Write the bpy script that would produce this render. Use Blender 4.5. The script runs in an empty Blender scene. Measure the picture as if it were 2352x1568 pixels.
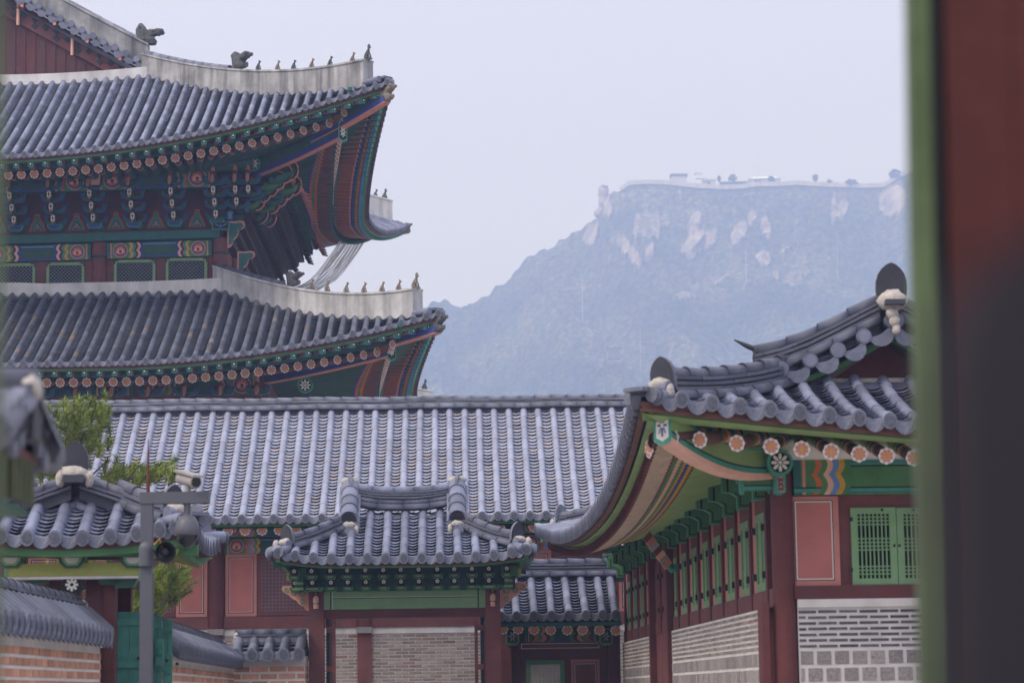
import bpy, math, random
from mathutils import Vector as V, Matrix, noise as mnoise
R = math.radians
random.seed(11)
sc = bpy.context.scene

# ------------------------------------------------------------------ camera
PITCH, ROLL, CAMZ = R(8.23), 0.0145, 1.6
cam_d = bpy.data.cameras.new('camera'); cam_d.lens = 85; cam_d.sensor_width = 36
cam_d.clip_start = 0.1; cam_d.clip_end = 20000
cam_d.dof.use_dof = True; cam_d.dof.focus_distance = 54; cam_d.dof.aperture_fstop = 2.8
cam = bpy.data.objects.new('camera', cam_d); sc.collection.objects.link(cam)
CM = Matrix.Rotation(R(90) + PITCH, 3, 'X') @ Matrix.Rotation(-ROLL, 3, 'Z')
cam.matrix_world = Matrix.Translation((0, 0, CAMZ)) @ CM.to_4x4()
sc.camera = cam

# ------------------------------------------------------------------ sky, sun, exposure
SUN_EL, SUN_AZ = R(46), R(238)          # azimuth clockwise from +Y
w = bpy.data.worlds.new('World'); sc.world = w; w.use_nodes = True
nt = w.node_tree; bg = nt.nodes['Background']
sky = nt.nodes.new('ShaderNodeTexSky'); sky.sky_type = 'NISHITA'; sky.sun_disc = False
sky.sun_elevation = SUN_EL; sky.sun_rotation = SUN_AZ
sky.air_density = 1.0; sky.dust_density = 7.0; sky.ozone_density = 1.6
mx = nt.nodes.new('ShaderNodeMix'); mx.data_type = 'RGBA'; mx.inputs[0].default_value = 0.7
# thin bright overcast veil over the clear sky
tcw = nt.nodes.new('ShaderNodeTexCoord'); sepw = nt.nodes.new('ShaderNodeSeparateXYZ'); mrw = nt.nodes.new('ShaderNodeMapRange')   # overcast: brighter towards the zenith
mrw.inputs[1].default_value = .18; mrw.inputs[2].default_value = .95; mrw.inputs[3].default_value = .70; mrw.inputs[4].default_value = 1.85
vs_ = nt.nodes.new('ShaderNodeVectorMath'); vs_.operation = 'SCALE'; vs_.inputs[0].default_value = (10.2, 10.3, 12.7)
nt.links.new(tcw.outputs['Generated'], sepw.inputs[0]); nt.links.new(sepw.outputs['Z'], mrw.inputs[0]); nt.links.new(mrw.outputs[0], vs_.inputs['Scale']); nt.links.new(vs_.outputs[0], mx.inputs[7])
nt.links.new(sky.outputs[0], mx.inputs[6]); nt.links.new(mx.outputs[2], bg.inputs[0])
bg.inputs[1].default_value = 0.082
sun_d = bpy.data.lights.new('sun', 'SUN'); sun_d.energy = 1.5; sun_d.angle = R(18); sun_d.color = (1, .95, .88)
sun = bpy.data.objects.new('sun', sun_d); sc.collection.objects.link(sun)
sd = V((math.sin(SUN_AZ) * math.cos(SUN_EL), math.cos(SUN_AZ) * math.cos(SUN_EL), math.sin(SUN_EL)))
sun.rotation_euler = sd.to_track_quat('Z', 'Y').to_euler(); sun.location = sd * 60
sc.view_settings.view_transform = 'Standard'; sc.view_settings.look = 'None'
sc.view_settings.exposure = 0.30; sc.view_settings.gamma = 1.0
sc.cycles.use_denoising = True
sc.cycles.max_bounces = 6; sc.cycles.diffuse_bounces = 3; sc.cycles.volume_bounces = 4

# ------------------------------------------------------------------ helpers
FP = 85 / 36 * 2352                      # focal length in photo pixels (photo 2352 x 1568)
def ray(px, py):
    return CM @ V(((px - 1176) / FP, (784 - py) / FP, -1))
def at(px, py, Y):
    d = ray(px, py); t = Y / d.y
    return V((0, 0, CAMZ)) + d * t
def proj(p):
    q = CM.transposed() @ (V(p) - V((0, 0, CAMZ)))
    return 1176 - q.x / q.z * FP, 784 + q.y / q.z * FP

class Frame:
    """local frame of a building: origin on the ground, yaw about z"""
    def __init__(s, ox, oy, yaw):
        s.o = V((ox, oy, 0)); s.yaw = R(yaw); s.m = Matrix.Rotation(s.yaw, 3, 'Z'); s.i = s.m.transposed()
    def hit(s, px, py, axis, c):
        o = s.i @ (V((0, 0, CAMZ)) - s.o); d = s.i @ ray(px, py)
        return o + d * ((c - o[axis]) / d[axis])
    def at(s, px, py, y=0.0): return s.hit(px, py, 1, y)
    def atx(s, px, py, x=0.0): return s.hit(px, py, 0, x)

def thing(name, label, cat, fr=None, loc=(0, 0, 0), group=None):
    o = bpy.data.objects.new(name, None); sc.collection.objects.link(o); o.empty_display_size = .3
    if fr: o.location = fr.o; o.rotation_euler = (0, 0, fr.yaw)
    else: o.location = loc
    o['label'] = label; o['category'] = cat
    if group: o['group'] = group
    return o
def tag(o, label, cat, group=None):
    o['label'] = label; o['category'] = cat
    if group: o['group'] = group
    return o
def struct(o, kind='structure'): o['kind'] = kind; return o

class MB:
    def __init__(s): s.v = []; s.f = []; s.mi = []; s.sm = []; s.mats = []
    def slot(s, m):
        if m not in s.mats: s.mats.append(m)
        return s.mats.index(m)
    def add(s, vs, fs, m, smooth=False):
        b = len(s.v); k = s.slot(m); s.v.extend(vs)
        for f in fs: s.f.append([i + b for i in f]); s.mi.append(k); s.sm.append(smooth)
    def poly(s, pts, m): s.add(list(pts), [list(range(len(pts)))], m)
    def obox(s, c, ax, ay, az, m):
        c = V(c); vs = [c + ax * i + ay * j + az * k for k in (-1, 1) for j in (-1, 1) for i in (-1, 1)]
        s.add(vs, [(0, 2, 3, 1), (4, 5, 7, 6), (0, 1, 5, 4), (2, 6, 7, 3), (0, 4, 6, 2), (1, 3, 7, 5)], m)
    def box(s, x0, x1, y0, y1, z0, z1, m):
        s.obox(((x0 + x1) / 2, (y0 + y1) / 2, (z0 + z1) / 2), V(((x1 - x0) / 2, 0, 0)), V((0, (y1 - y0) / 2, 0)), V((0, 0, (z1 - z0) / 2)), m)
    def sweep(s, path, prof, m, smooth=False, closed=True, caps=True, scale=None):
        """profile points (side, up) carried along a path; up stays vertical"""
        path = [V(p) for p in path]; n = len(path); k = len(prof); vs = []
        for i, p in enumerate(path):
            t = path[min(i + 1, n - 1)] - path[max(i - 1, 0)]; t.z = 0
            t = t.normalized() if t.length > 1e-6 else V((0, 1, 0)); sd_ = V((t.y, -t.x, 0))
            q = scale[i] if scale else 1
            for a, b in prof: vs.append(p + sd_ * (a * q) + V((0, 0, b * q)))
        fs = []
        for i in range(n - 1):
            for j in range(k if closed else k - 1):
                a, b = i * k + j, i * k + (j + 1) % k; fs.append((a, b, b + k, a + k))
        if caps and closed: fs += [tuple(range(k)), tuple(range((n - 1) * k, n * k))]
        s.add(vs, fs, m, smooth)
    def tube(s, path, rad, m, n=8, caps=True, smooth=True, squash=1):
        path = [V(p) for p in path]; vs = []; L = len(path)
        for i, p in enumerate(path):
            t = (path[min(i + 1, L - 1)] - path[max(i - 1, 0)]).normalized()
            u = t.cross(V((0, 0, 1)))
            if u.length < 1e-3: u = V((1, 0, 0))
            u.normalize(); w_ = u.cross(t); r = rad[i] if isinstance(rad, (list, tuple)) else rad
            for j in range(n):
                a = 2 * math.pi * j / n; vs.append(p + u * (r * math.cos(a)) + w_ * (r * squash * math.sin(a)))
        fs = [(i * n + j, i * n + (j + 1) % n, (i + 1) * n + (j + 1) % n, (i + 1) * n + j) for i in range(L - 1) for j in range(n)]
        if caps: s.add([vs[j] for j in range(n)], [tuple(range(n))], m); s.add(vs[-n:], [tuple(range(n))], m)
        s.add(vs, fs, m, smooth)
    def ball(s, c, r, m, nu=8, nv=6, M3=None):
        c = V(c); r = V(r) if not isinstance(r, (int, float)) else V((r, r, r)); vs = []
        for i in range(nv + 1):
            ph = math.pi * i / nv
            for j in range(nu):
                th = 2 * math.pi * j / nu
                p = V((r.x * math.sin(ph) * math.cos(th), r.y * math.sin(ph) * math.sin(th), r.z * math.cos(ph)))
                vs.append(c + (M3 @ p if M3 else p))
        fs = [(i * nu + j, i * nu + (j + 1) % nu, (i + 1) * nu + (j + 1) % nu, (i + 1) * nu + j) for i in range(nv) for j in range(nu)]
        s.add(vs, fs, m, True)
    def extr(s, pts, dvec, m, m_face=None):
        """extrude a planar outline by dvec (front face = pts)"""
        n = len(pts); pts = [V(p) for p in pts]; d = V(dvec)
        s.add(pts + [p + d for p in pts], [(i, (i + 1) % n, (i + 1) % n + n, i + n) for i in range(n)] + [tuple(range(2 * n - 1, n - 1, -1))], m)
        s.add(pts, [tuple(range(n))], m_face or m)
    def build(s, name, parent=None, label=None, loc=None):
        me = bpy.data.meshes.new(name); me.from_pydata([tuple(p) for p in s.v], [], s.f)
        for m in s.mats: me.materials.append(m)
        me.polygons.foreach_set('material_index', s.mi); me.polygons.foreach_set('use_smooth', s.sm); me.update()
        o = bpy.data.objects.new(name, me); sc.collection.objects.link(o)
        if parent: o.parent = parent
        if loc: o.location = loc
        if label: o['label'] = label
        return o

class Pl:
    """a painted plane: O origin, U right, W up, N towards the viewer; layers 4 mm apart"""
    def __init__(s, mb, O, U, W, N=None, base=0.004, step=0.004):
        s.mb = mb; s.O = V(O); s.U = V(U).normalized(); s.W = V(W).normalized()
        s.N = V(N) if N else s.U.cross(s.W); s.b = base; s.st = step
    def p(s, x, y, l=0): return s.O + s.U * x + s.W * y + s.N * (s.b + s.st * l)
    def poly(s, pts, m, l=0): s.mb.poly([s.p(x, y, l) for x, y in pts], m)
    def rect(s, x0, x1, y0, y1, m, l=0): s.poly([(x0, y0), (x1, y0), (x1, y1), (x0, y1)], m, l)
    def disc(s, x, y, r, m, l=0, n=12, ry=None, a0=0):
        s.poly([(x + r * math.cos(a0 + 2 * math.pi * i / n), y + (ry or r) * math.sin(a0 + 2 * math.pi * i / n)) for i in range(n)], m, l)
    def line(s, pts, wd, m, l=0):
        for (x0, y0), (x1, y1) in zip(pts, pts[1:]):
            L = math.hypot(x1 - x0, y1 - y0) or 1; nx, ny = -(y1 - y0) / L * wd / 2, (x1 - x0) / L * wd / 2
            s.poly([(x0 + nx, y0 + ny), (x0 - nx, y0 - ny), (x1 - nx, y1 - ny), (x1 + nx, y1 + ny)], m, l)
    def frame(s, x0, x1, y0, y1, wd, m, l=0):
        s.rect(x0, x1, y0, y0 + wd, m, l); s.rect(x0, x1, y1 - wd, y1, m, l)
        s.rect(x0, x0 + wd, y0 + wd, y1 - wd, m, l); s.rect(x1 - wd, x1, y0 + wd, y1 - wd, m, l)
    def flower(s, x, y, r, back, petal, heart, n=8, l=0):
        pts = []
        for i in range(n * 4):
            a = 2 * math.pi * i / (n * 4); q = r * (1.06 + .07 * math.cos(n * a)); pts.append((x + q * math.cos(a), y + q * math.sin(a)))
        s.poly(pts, back, l)
        for i in range(n):
            a = 2 * math.pi * (i + .5) / n; ca, sa = math.cos(a), math.sin(a); q = []
            for t, h in ((.2, .05), (.5, .2), (.7, .25), (.87, .14), (.87, -.14), (.7, -.25), (.5, -.2), (.2, -.05)):
                q.append((x + r * (t * ca - h * sa), y + r * (t * sa + h * ca)))
            s.poly(q, petal, l + 1)
        s.disc(x, y, r * .3, heart, l + 2, 8)

# ------------------------------------------------------------------ materials
def M(name, col, rough=.65, var=.18, scale=3.0, bump=0.0, isl=0.0, spec=.3, streak=0.0, tint=None, tintamt=0.0, tintp=.12, coord='Object', bscale=None, metal=0):
    m = bpy.data.materials.new(name); m.use_nodes = True; t = m.node_tree; N = t.nodes; L = t.links
    b = N['Principled BSDF']; b.inputs['Roughness'].default_value = rough; b.inputs['Specular IOR Level'].default_value = spec
    b.inputs['Metallic'].default_value = metal
    tc = N.new('ShaderNodeTexCoord')
    nz = N.new('ShaderNodeTexNoise'); nz.inputs['Scale'].default_value = scale; nz.inputs['Detail'].default_value = 7; nz.inputs['Roughness'].default_value = .65
    L.new(tc.outputs[coord], nz.inputs['Vector'])
    mr = N.new('ShaderNodeMapRange'); mr.inputs[1].default_value = .3; mr.inputs[2].default_value = .7
    mr.inputs[3].default_value = 1 - var; mr.inputs[4].default_value = 1 + var; L.new(nz.outputs['Fac'], mr.inputs[0])
    val = mr.outputs[0]
    if isl:
        g = N.new('ShaderNodeNewGeometry'); m2 = N.new('ShaderNodeMapRange'); m2.inputs[3].default_value = 1 - isl; m2.inputs[4].default_value = 1 + isl
        L.new(g.outputs['Random Per Island'], m2.inputs[0]); mm = N.new('ShaderNodeMath'); mm.operation = 'MULTIPLY'
        L.new(val, mm.inputs[0]); L.new(m2.outputs[0], mm.inputs[1]); val = mm.outputs[0]
    base = None
    if tintamt and tint:
        g2 = N.new('ShaderNodeNewGeometry'); ml = N.new('ShaderNodeMath'); ml.operation = 'MULTIPLY'; ml.inputs[1].default_value = 37.7
        fr_ = N.new('ShaderNodeMath'); fr_.operation = 'FRACT'; lt = N.new('ShaderNodeMath'); lt.operation = 'LESS_THAN'; lt.inputs[1].default_value = tintp
        L.new(g2.outputs['Random Per Island'], ml.inputs[0]); L.new(ml.outputs[0], fr_.inputs[0]); L.new(fr_.outputs[0], lt.inputs[0])
        am = N.new('ShaderNodeMath'); am.operation = 'MULTIPLY'; am.inputs[1].default_value = tintamt; L.new(lt.outputs[0], am.inputs[0])
        mc = N.new('ShaderNodeMix'); mc.data_type = 'RGBA'; mc.inputs[6].default_value = (*col, 1); mc.inputs[7].default_value = (*tint, 1)
        L.new(am.outputs[0], mc.inputs[0]); base = mc.outputs[2]
    sc_ = N.new('ShaderNodeVectorMath'); sc_.operation = 'SCALE'
    if base: L.new(base, sc_.inputs[0])
    else: sc_.inputs[0].default_value = col
    L.new(val, sc_.inputs['Scale']); out = sc_.outputs[0]
    if streak:
        mp = N.new('ShaderNodeMapping'); mp.inputs['Scale'].default_value = (3.2, 3.2, .35); L.new(tc.outputs[coord], mp.inputs[0])
        n2 = N.new('ShaderNodeTexNoise'); n2.inputs['Scale'].default_value = 1.0; n2.inputs['Detail'].default_value = 6; L.new(mp.outputs[0], n2.inputs['Vector'])
        r2 = N.new('ShaderNodeMapRange'); r2.inputs[1].default_value = .42; r2.inputs[2].default_value = .72; r2.inputs[4].default_value = streak; L.new(n2.outputs['Fac'], r2.inputs[0])
        mc2 = N.new('ShaderNodeMix'); mc2.data_type = 'RGBA'; mc2.inputs[7].default_value = (.06, .06, .065, 1)
        L.new(r2.outputs[0], mc2.inputs[0]); L.new(out, mc2.inputs[6]); out = mc2.outputs[2]
    L.new(out, b.inputs['Base Color'])
    if bump:
        bp = N.new('ShaderNodeBump'); bp.inputs['Strength'].default_value = bump; bp.inputs['Distance'].default_value = .02
        n3 = nz
        if bscale:
            n3 = N.new('ShaderNodeTexNoise'); n3.inputs['Scale'].default_value = bscale; n3.inputs['Detail'].default_value = 5; L.new(tc.outputs[coord], n3.inputs['Vector'])
        L.new(n3.outputs['Fac'], bp.inputs['Height']); L.new(bp.outputs[0], b.inputs['Normal'])
    return m

tile = M('roof_tile', (.18, .195, .275), .5, .32, 1.3, .25, .3, .45, tint=(.24, .17, .13), tintamt=.0, bscale=14)
tile_new = M('pale_roof_tile', (.285, .305, .40), .45, .14, 2.0, .2, .12, .5, bscale=14)
pan_new = M('pale_pan_tile', (.31, .325, .405), .45, .14, 2.0, .2, .16, .5, tint=(.42, .33, .31), tintamt=.5, tintp=.16, bscale=14)
tile_disc = M('tile_face_relief', (.10, .11, .15), .55, .35, 30, .9, .15, .35, bscale=60)
tile_old = M('old_roof_tile', (.125, .135, .175), .55, .28, 2.2, .3, .25, .35, tint=(.23, .18, .14), tintamt=.8, tintp=.05, bscale=14)
tile_end = M('tile_end', (.155, .168, .23), .5, .22, 12, .6, .18, .4, bscale=38)
tile_ridge_m = M('ridge_tile', (.105, .113, .155), .5, .2, 2.2, .25, .2, .45, bscale=14)
tile_wall = M('wall_cap_tile', (.115, .124, .165), .5, .25, 2.2, .25, .3, .4, bscale=14)
tile_dark = M('dark_roof_tile', (.055, .058, .075), .6, .2, 4)  # near-black tile for ridge cores, underlay, hooks and end plates
plaster = M('ridge_plaster', (.38, .38, .385), .8, .42, 1.1, .25, streak=.75, bscale=9)
plaster_m = M('weathered_plaster', (.52, .52, .525), .8, .3, 1.1, .2, streak=.5, bscale=9)
plaster_w = M('white_plaster', (.70, .69, .68), .8, .16, 1.2, .15, streak=.28, bscale=9)
mortar = M('tile_mortar', (.50, .46, .42), .9, .25, 14, .9, bscale=40)
stone_dark = M('cast_figure', (.11, .115, .115), .7, .35, 9, .6, bscale=24)
stone_tan = M('clay_figure', (.25, .21, .17), .75, .35, 9, .6, bscale=24)
redw = M('red_wood', (.125, .037, .037), .6, .25, 2.5, .2, bscale=20, streak=.4)
redw2 = M('dull_red_wood', (.185, .063, .06), .65, .25, 2.5, .2, bscale=20, streak=.35)
pink = M('pink_panel', (.50, .175, .155), .65, .14, 1.6, streak=.12)
pink2 = M('pale_pink_frame', (.56, .23, .20), .65, .1, 2)
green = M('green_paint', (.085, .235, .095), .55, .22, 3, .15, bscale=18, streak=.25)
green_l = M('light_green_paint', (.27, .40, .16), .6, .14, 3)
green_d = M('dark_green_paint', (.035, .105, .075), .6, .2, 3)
green_w = M('window_green_paint', (.21, .37, .19), .55, .1, 4)
teal = M('teal_paint', (.06, .30, .23), .55, .12, 5)
teal_d = M('deep_teal_paint', (.03, .14, .13), .55, .18, 4)
teal_door = M('weathered_teal_door', (.06, .24, .19), .6, .3, 2.0, .3, bscale=15, streak=.4)
blue = M('blue_paint', (.035, .068, .29), .55, .15, 5)
blue_l = M('light_blue_paint', (.14, .28, .62), .55, .12, 5)
salmon = M('salmon_paint', (.62, .27, .215), .6, .15, 6)
peach = M('peach_paint', (.78, .46, .36), .6, .12, 6)
tan = M('tan_paint', (.56, .44, .34), .65, .2, 6)
orange = M('orange_paint', (.58, .15, .06), .6, .15, 6)
yellow = M('ochre_paint', (.62, .36, .05), .6, .15, 6)
white = M('white_paint', (.78, .77, .74), .6, .06, 6)
black = M('black_paint', (.012, .012, .016), .6, .1, 6)
iron = M('black_iron', (.03, .031, .036), .5, .2, 8)
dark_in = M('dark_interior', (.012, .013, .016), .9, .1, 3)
brown = M('brown_board', (.16, .075, .06), .7, .25, 3)
lime = M('olive_yellow_beam', (.34, .37, .1), .6, .22, 2.0)
brick_g = M('grey_brick', (.33, .285, .265), .85, .2, 10, .5, .26, .2, tint=(.3, .14, .11), tintamt=.6, tintp=.06, bscale=60)
brick_r = M('orange_brick', (.56, .30, .205), .85, .18, 10, .5, .22, .2, bscale=60)
brick_k = M('purple_grey_brick', (.12, .105, .125), .85, .3, 10, .5, .35, .2, bscale=60)
granite = M('granite_block', (.36, .325, .325), .85, .35, 30, .8, .22, .2, bscale=80)
mort_w = M('white_joint_mortar', (.72, .70, .68), .9, .14, 2, .3, bscale=30, streak=.12)
mort_g = M('pale_mortar', (.58, .54, .50), .9, .12, 6, .3, bscale=30)
dull_or = M('dull_orange_paint', (.36, .125, .085), .6, .15, 6); dkw = M('dark_bracket_wood', (.05, .035, .035), .7, .2, 3)
cord = M('lattice_bar', (.30, .33, .36), .7, .1, 5)
# ------------------------------------------------------------------ tiled roofs
class Hip:
    """hip-and-gable roof surface: eaves curve up and out to the corners"""
    def __init__(s, cx, cy, Lx, Ly, z0, a, b, Rl, C, A, Dt, pw=2.0, fade=.5):
        s.cx, s.cy, s.Lx, s.Ly, s.z0, s.a, s.b, s.Rl, s.C, s.A, s.Dt, s.pw, s.fade = cx, cy, Lx, Ly, z0, a, b, Rl, C, A, Dt, pw, fade
    def half(s, side): return s.Lx if side in 'fb' else s.Ly
    def lift(s, c): return s.Rl * max(0.0, 1 - max(c, 0) / s.C) ** s.pw
    def de(s, c): return s.A * (1 - max(0.0, 1 - max(c, 0) / s.C) ** 2)
    def S(s, side, u, d, dz=0.0):
        c = s.half(side) - abs(u); de = s.de(c); k = max(0.0, 1 - d / s.Dt); q = d + de * k
        z = s.z0 + s.a * d + s.b * d * abs(d) + s.lift(c) * (1 - s.fade * min(1, max(d, 0) / s.Dt)) + dz
        if side == 'f': return V((s.cx + u, s.cy - s.Ly + q, z))
        if side == 'b': return V((s.cx + u, s.cy + s.Ly - q, z))
        if side == 'r': return V((s.cx + s.Lx - q, s.cy + u, z))
        return V((s.cx - s.Lx + q, s.cy + u, z))
    def dhip(s, side, u):
        """distance up the slope at which the hip line cuts column u"""
        c = s.half(side) - abs(u); de = s.de(c)
        return max(0.0, (c - de) / max(1e-3, 1 - de / s.Dt))
    def hip(s, sx, sy, c, dz=0.0):
        """point of the hip ridge line, c metres in from the corner tip"""
        u = s.Lx - c
        de = s.de(c); d = (c - de) / max(1e-3, 1 - de / s.Dt)
        p = s.S('f', u, max(d, 0), dz)
        return V((s.cx + sx * (p.x - s.cx), p.y if sy < 0 else 2 * s.cy - p.y, p.z))

def tile_slope(mb, S, us, dmax, r=.085, row=.125, tl=.36, mcyl=None, mpan=None, mend=None, ends=True, dmin=0.0, lift=.052, edge=.018):
    mcyl = mcyl or tile; mpan = mpan or tile; mend = mend or tile_end
    cols = []
    for u in us:
        D = dmax(u)
        if D < .06: cols.append(None); continue
        e = .02
        def fr_(d, u=u):
            P = S(u, d); T = (S(u, d + e) - P).normalized(); A = (S(u + e, d) - P).normalized(); N = A.cross(T)
            if N.z < 0: N = -N
            A = T.cross(N); return P, T.normalized(), A.normalized(), N.normalized()
        cols.append((u, D, fr_))
    NA = 7
    for c in cols:
        if not c: continue
        u, D, fr_ = c; cj = random.uniform(-.007, .007); n = max(1, int(round((D - dmin) / tl))); h = (D - dmin) / n
        for k in range(n):
            vs = []; j = cj + random.uniform(-.005, .005)
            for d, q in ((dmin + k * h, 1.03), (dmin + (k + 1) * h + .012, .975)):
                P, T, A, N = fr_(d)
                for i in range(NA):
                    th = math.pi * (i / (NA - 1) * 1.16 - .08)
                    vs.append(P + A * (r * q * math.cos(th) + j) + N * (r * q * math.sin(th) + .025))
            mb.add(vs, [(i, i + 1, i + 1 + NA, i + NA) for i in range(NA - 1)], mcyl, True)
        if ends:
            P, T, A, N = fr_(dmin); nn = 14
            # round end tile, its face upright-ish
            F = (V((-T.x, -T.y, 0)).normalized() - N * .05).normalized(); B = F.cross(A).normalized() * 1.22
            if B.z < 0: B = -B
            ring = [P + N * .022 - T * .085 + A * (r * 1.12 * math.cos(2 * math.pi * i / nn)) + B * (r * 1.12 * math.sin(2 * math.pi * i / nn)) for i in range(nn)]
            mb.extr(ring, T * .10, mcyl, mend)
            rim = [P + N * .022 - T * .0895 + A * (r * .8 * math.cos(2 * math.pi * i / nn)) + B * (r * .8 * math.sin(2 * math.pi * i / nn)) for i in range(nn)]
            mb.add(rim, [tuple(range(nn))], tile_disc)
    NS = 5
    for c0, c1, u0, u1 in zip(cols, cols[1:], us, us[1:]):
        if not c0 and not c1: continue
        D = max(.06, ((c0[1] if c0 else .0) + (c1[1] if c1 else .0)) / 2)
        um = (u0 + u1) / 2; n = max(1, int(round((D - dmin) / row))); h = (D - dmin) / n; wd = abs(u1 - u0)
        def pr(d, dn, um=um, wd=wd):
            P = S(um, d); T = (S(um, d + .02) - P).normalized(); A = (S(um + wd * .5, d) - S(um - wd * .5, d)) / wd; N = A.cross(T)
            if N.z < 0: N = -N
            N.normalize()
            return [P + A * (x * wd * .42) + N * (x * x * .058 - .03 + dn) for x in (-1, -.5, 0, .5, 1)], T, A, N
        for k in range(n):
            a, *_ = pr(dmin + k * h, lift + random.uniform(-.006, .006)); b, *_ = pr(dmin + (k + 1.25) * h, .0)
            mb.add(a + b, [(i, i + 1, i + 1 + NS, i + NS) for i in range(NS - 1)], mpan, True)
            N_ = _[1]; mb.add(a + [q - N_ * edge for q in a], [(i, i + 1, i + 1 + NS, i + NS) for i in range(NS - 1)], mpan)
        if ends:
            a, T, A, N = pr(dmin - .03, lift); Th = V((T.x, T.y, 0)).normalized(); Dn = (V((0, 0, -1)) - Th * .12).normalized(); m = 9
            P = S(um, dmin - .03)
            up = [P + A * (x * wd * .42) + N * (x * x * .058 - .03 + lift + .012) for x in [-1 + 2 * i / (m - 1) for i in range(m)]]
            lo = [q + Dn * ((.125 if wd < .36 else .155) * math.sqrt(max(0, 1 - x * x)) ** .8 + .012) for q, x in zip(up, [-1 + 2 * i / (m - 1) for i in range(m)])]
            mb.extr(up + lo[::-1], T * .02, mend)

def spread(lo, hi, sp, centre=True):
    n = max(1, int(round((hi - lo) / sp))); h = (hi - lo) / n
    return [lo + h * i for i in range(n + 1)]

def sheet(mb, S, us, dmax, m, dz=-.03, n=6, dmin=0):
    vs = []; k = n + 1
    for u in us:
        D = dmax(u)
        for i in range(k): vs.append(S(u, dmin + (D - dmin) * i / n) + V((0, 0, dz)))
    mb.add(vs, [(i * k + j, i * k + j + 1, (i + 1) * k + j + 1, (i + 1) * k + j) for i in range(len(us) - 1) for j in range(n)], m)

def half_prof(r, up=0, n=9, base=0):
    return [(r * math.cos(math.pi * i / (n - 1)), up + r * math.sin(math.pi * i / (n - 1))) for i in range(n)] + [(-r, up - base), (r, up - base)]

def cap_tiles(mb, path, r, up, m, tl=.36):
    """a run of half-round tiles along a path, with joints"""
    path = [V(p) for p in path]; L = [0]
    for a, b in zip(path, path[1:]): L.append(L[-1] + (b - a).length)
    def pos(t):
        for i in range(len(path) - 1):
            if t <= L[i + 1] or i == len(path) - 2:
                f = (t - L[i]) / max(1e-6, L[i + 1] - L[i]); return path[i].lerp(path[i + 1], f)
    n = max(1, int(round(L[-1] / tl))); h = L[-1] / n
    for k in range(n):
        seg = [pos(k * h), pos((k + .5) * h), pos((k + 1) * h - .004)]
        q = 1 + random.uniform(-.02, .02)
        mb.sweep(seg, half_prof(r * q, up, base=.03), m, True, scale=[1.03, 1.0, .97])

def slab_course(mb, path, hw, up, th, m, tl=.42, off=0.0):
    path = [V(p) for p in path]; L = [0]
    for a, b in zip(path, path[1:]): L.append(L[-1] + (b - a).length)
    def pos(t):
        t = min(max(t, 0), L[-1])
        for i in range(len(path) - 1):
            if t <= L[i + 1] or i == len(path) - 2:
                f = (t - L[i]) / max(1e-6, L[i + 1] - L[i]); return path[i].lerp(path[i + 1], f)
    t = -off * tl
    while t < L[-1] - .02:
        a, b = max(t, 0), min(t + tl - .005, L[-1]); j = random.uniform(-.008, .008); k = random.uniform(-.004, .004)
        if b - a > .02:
            mb.sweep([pos(a), pos((a + b) / 2), pos(b)], [(-hw + j, up + k), (hw + j, up + k), (hw + j * .5, up + th + k), (-hw + j * .5, up + th + k)], m)
        t += tl

def tile_ridge(mb, path, layers=3, r=.085, w=.16, mats=None, base_r=.09, base=True, th=.035):
    """Korean tile ridge: round course at the foot, thin slab courses, half-round cap"""
    mt = mats or tile_ridge_m; z = .0
    if base:
        for sgn in (-1, 1):
            off = []
            for i, p in enumerate(path):
                t = V(path[min(i + 1, len(path) - 1)]) - V(path[max(i - 1, 0)]); t.z = 0; t.normalize()
                off.append(V(p) + V((t.y, -t.x, 0)) * (sgn * w * .72))
            cap_tiles(mb, off, base_r, .02, mats or tile_ridge_m, .34)
        z = base_r * .9
    mb.sweep(path, [(-w * .7, -.12), (w * .7, -.12), (w * .6, z + layers * (th + .02)), (-w * .6, z + layers * (th + .02))], tile_dark)
    for k in range(layers):
        slab_course(mb, path, w - .012 * k, z + .012, th, mt, .40, (k * .37) % 1); z += th + .022
    cap_tiles(mb, path, r, z + .01, mt, .36)
    return z + r

def end_arch(mb, P, F, w, h, m=None, th=.05):
    """pointed end tile (upright plate) facing F, foot centre at P"""
    F = V(F); F.z = 0; F.normalize(); Sd = F.cross(V((0, 0, 1))).normalized(); P = V(P); m = m or tile_dark
    prof = [(-.5, 0), (-.52, .22), (-.51, .45), (-.44, .66), (-.32, .82), (-.16, .94), (0, 1.0)]
    pts = prof + [(-x, y) for x, y in prof[-2::-1]]
    out = [P + Sd * (x * w) + V((0, 0, y * h)) + F * (y * h * .12) for x, y in pts]
    mb.extr(out, -F * th, tile_end, m)
    inn = [P + Sd * (x * w * .8) + V((0, 0, y * h * .82 + h * .04)) + F * (y * h * .12 + .006) for x, y in pts]
    mb.extr(inn, -F * .01, m)

def lump(mb, c, r, m, seed=0, nu=12, nv=8):
    """rough mortar lump"""
    c = V(c); r = V(r); vs = []
    for i in range(nv + 1):
        ph = math.pi * i / nv
        for j in range(nu):
            th = 2 * math.pi * j / nu; d = V((math.sin(ph) * math.cos(th), math.sin(ph) * math.sin(th), math.cos(ph)))
            q = 1 + .28 * mnoise.noise(d * 2.3 + V((seed * 3.1, 0, 0))) + .12 * mnoise.noise(d * 6 + V((0, seed, 0)))
            vs.append(c + V((r.x * d.x, r.y * d.y, r.z * d.z)) * q)
    mb.add(vs, [(i * nu + j, i * nu + (j + 1) % nu, (i + 1) * nu + (j + 1) % nu, (i + 1) * nu + j) for i in range(nv) for j in range(nu)], m, True)

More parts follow.
